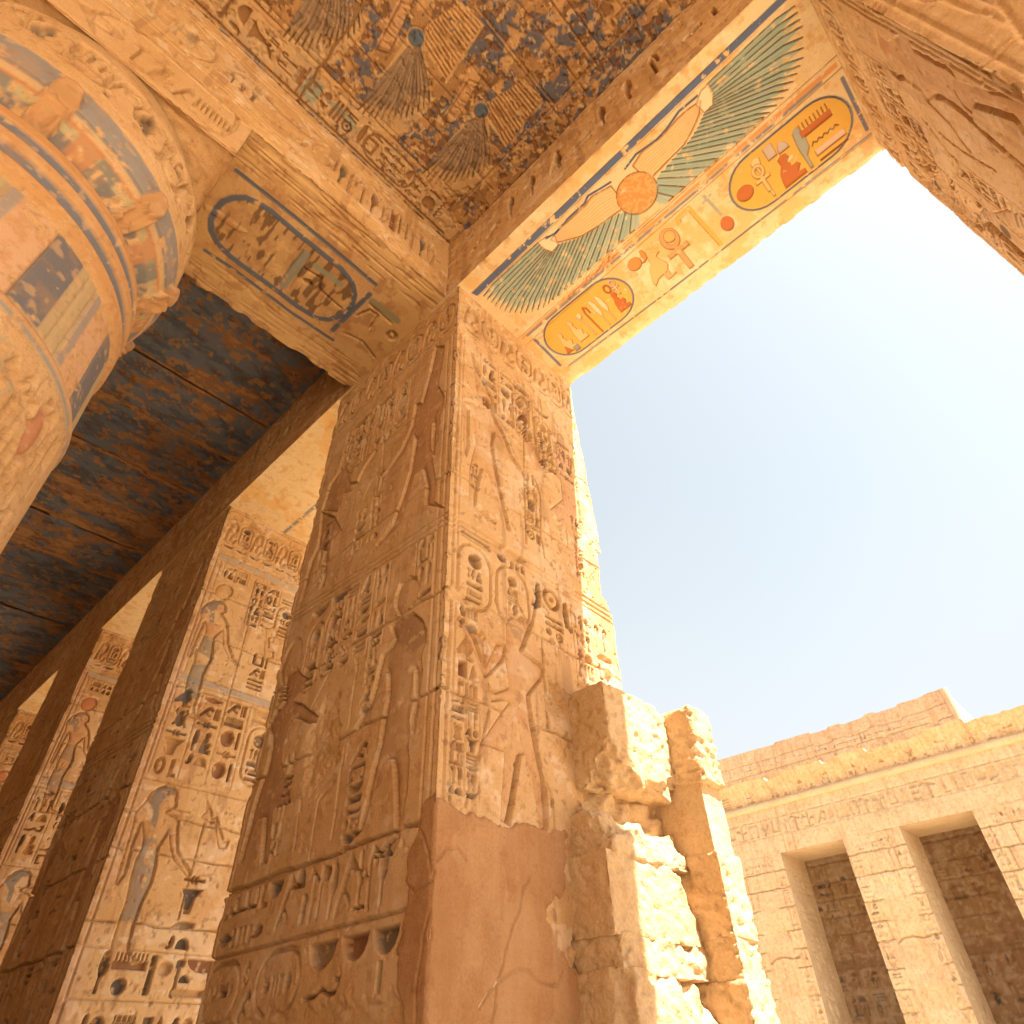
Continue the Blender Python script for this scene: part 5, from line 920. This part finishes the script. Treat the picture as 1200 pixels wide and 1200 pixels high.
while x_ < LF.W - 1.3:
    w = LF.rnd.uniform(.25, .45); LF.gly(LF.rnd.choice(['reed', 'owl', 'h3', 'ka', 'men', 'house', 'seat', 'plant', 'was', 'arm', 'tri', 'leg', 'djed', 's3', 'mr']), x_, .66, w, .5, .03); x_ += w + .1
    if LF.rnd.random() < .16: LF.vjoint(x_ - .05, .0, 1.6, .02, .012)
mb = MB(); mb.grid(LF.pts(), LF.c); mb.box(LX0, FY + .12, 7.56, LX1, FY + 1.95, 9.2); mb.box(LX0, FY + 1.96, 8.95, LX1, FY + 5.6, 9.3); mb.build('lintel_wall', M_FAR, far)
# torus roll and cavetto cornice
nx = int((LX1 - LX0) / .04); xs = np.linspace(LX0, LX1, nx); ts = np.linspace(-1.9, 1.9, 11)
P = np.zeros((11, nx, 3)); P[..., 0] = xs; P[..., 1] = (FY - .02 - .13 * np.cos(ts))[:, None]; P[..., 2] = (9.27 + .13 * np.sin(ts))[:, None]
mb = MB(); mb.grid(P); mb.build('torus_roll', M_FAR, far)
CF = Face((LX0, FY, 0), (1, 0, 0), (0, 0, 1), LX1 - LX0, .78, .03, 350, .02, .4, resv=.03)
x_ = .2; seg = 0
while x_ < CF.W - 1.2:
    CF.line([(x_, 0), (x_, .7)], .014, .03); CF.line([(x_ + .5, .05), (x_ + .5, .65)], .012, .02) if seg % 2 else None
    CF.pig = .9; CF.col(x_ + .1, x_ + .42, .5, .04, CF.rrows(2), .025); CF.gly('h1', x_ + .6, .03, .25, .06, .05); CF.gly('sun', x_ + .66, .1, .1, .1, .05); x_ += 1.02; seg += 1
CF.deep = 2.; CF.paint([rect(0, .0, CF.W, .6)], (.62, .38, .15), .35, .42); CF.weather((), .5)
tz = CF.v / .78; out = .02 - .40 * (tz ** 2.2); topn = .10 * (vnoise(1, CF.nu, 1, 18, 3)[0] > .62) + .05 * vnoise(1, CF.nu, 1, 6, 4)[0]
X, Y = np.meshgrid(CF.u, CF.v); P = np.stack([LX0 + X, FY - .06 + out[:, None] - (CF.k + CF.n), 9.40 + Y * (1 - topn[None] / .78 * 1.3)], -1)
top = P[-1:].copy(); top2 = top.copy(); top2[..., 1] = FY + 1.4; top2[..., 2] -= .02
mb = MB(); mb.grid(P, CF.c); mb.grid(np.concatenate([top, top2])); mb.build('cornice', M_FAR, far)
# rear wall of that portico, seen through the openings, and its roof
BW = Face((LX0, FY + 5.2, -.25), (1, 0, 0), (0, 0, 1), LX1 - LX0, 9.25, .045, 360, .04, .5)
BW.deep = 3.; BW.pig = .7; BW.weather((1.6, 2.9, 4.1, 5.2, 6.4, 7.0), .9)
for z_ in (.9, 1.6, 2.3, 2.9, 3.5, 4.1, 4.7, 5.2, 5.8, 6.4, 7.0, 7.6, 8.3):
    BW.joint(z_, d=.035, w=.02, sag=.02); x_ = BW.rnd.uniform(0, .5)
    while x_ < BW.W: BW.vjoint(x_, z_ - .6, z_, .03, .016); x_ += BW.rnd.uniform(.7, 1.5)
for z1_, z0_, n_ in ((7.8, 7.1, 44), (6.9, 6.3, 50), (4.6, 4.0, 50), (3.9, 3.2, 44)): BW.text(.2, BW.W - .2, z1_, z0_, n_, .06, False, dens=1.4)
for i in range(16):
    PP = [(q[0] * .9 + .4 + i * 2.1, (q[1] - 4.6) * .72 + 4.75) for q in god_up]; BW.fig([('p', PP)], .08, .03, .06)
    PP = [(q[0] * .9 + 1.2 + i * 2.1, (q[1] - 2.5) * .95 + .9) for q in god]; BW.fig([('p', PP)], .08, .03, .06)
BW.paint([rect(0, 4.62, BW.W, 4.95)], (.40, .24, .13), .6, .3)
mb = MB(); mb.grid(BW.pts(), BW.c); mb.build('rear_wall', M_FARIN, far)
# pylon tower rising behind
PY = 33.0
py = thing('pylon_tower', 'pale pink carved tower rising behind the opposite building', 'tower', (-12, PY, 0))
k_ = PY
TF = Face((-26, PY, 0), (1, 0, 0), (0, 0, 1), 26 - 4.15, 14.2, .04, 380, .03, .7)
TF.deep = 3.5; TF.pig = .15; TF.weather((8., 9.2, 10.5, 11.7, 12.9), .6)
for z_ in np.arange(8.0, 14, .62): TF.joint(float(z_), d=.03, w=.016, sag=.015); [TF.vjoint(TF.rnd.uniform(2, 21.5), float(z_) - .6, float(z_), .025, .014) for _ in range(14)]
x_ = 6.
while x_ < 20.6:
    w = TF.rnd.uniform(.3, .7); TF.gly(TF.rnd.choice(list(GL)), x_, 12.05 + TF.rnd.uniform(-.05, .1), w, TF.rnd.uniform(.6, .95), .045); x_ += w + .15
x_ = 6.
while x_ < 20.6:
    w = TF.rnd.uniform(.3, .9); TF.gly(TF.rnd.choice(list(GL)), x_, 10.9, w, TF.rnd.uniform(.6, .95), .03); x_ += w + .15
P = TF.pts(); tn = .30 * (vnoise(1, TF.nu, 1, 60, 8)[0] - .5) + .10 * sstep(.5, .6, vnoise(1, TF.nu, 1, 22, 9)[0]); P[..., 2] *= (1 - (tn * (1 - sstep(20.5, 21.2, TF.u)))[None] / 14.2 * (TF.v[:, None] > 13.2)); P[..., 1] += P[..., 2] * .03 - .3
P[..., 0] += (9.5 - P[..., 2]) * .03 * (TF.u[None] / TF.W)
mb = MB(); mb.grid(P, TF.c)
Q = P[:, -1:, :].copy(); Q2 = Q.copy(); Q2[..., 1] += 5; mb.grid(np.concatenate([Q, Q2], 1)); T1 = P[-1:]; T2 = T1.copy(); T2[..., 1] += 5; T2[..., 2] -= .1; mb.grid(np.concatenate([T1, T2])); mb.build('wall', M_PYL, py)
cs = P[:, -1][::6]; ta_ = np.linspace(-2.6, 1.6, 10); cyl = np.zeros((len(cs), 10, 3)); cyl[..., 0] = cs[:, :1] + .0 + .16 * np.sin(ta_ + 1.0)[None]; cyl[..., 1] = cs[:, 1:2] - .16 * np.cos(ta_ + 1.0)[None]; cyl[..., 2] = cs[:, 2:3]
mb = MB(); mb.grid(cyl); mb.build('corner_roll', M_PYL, py)
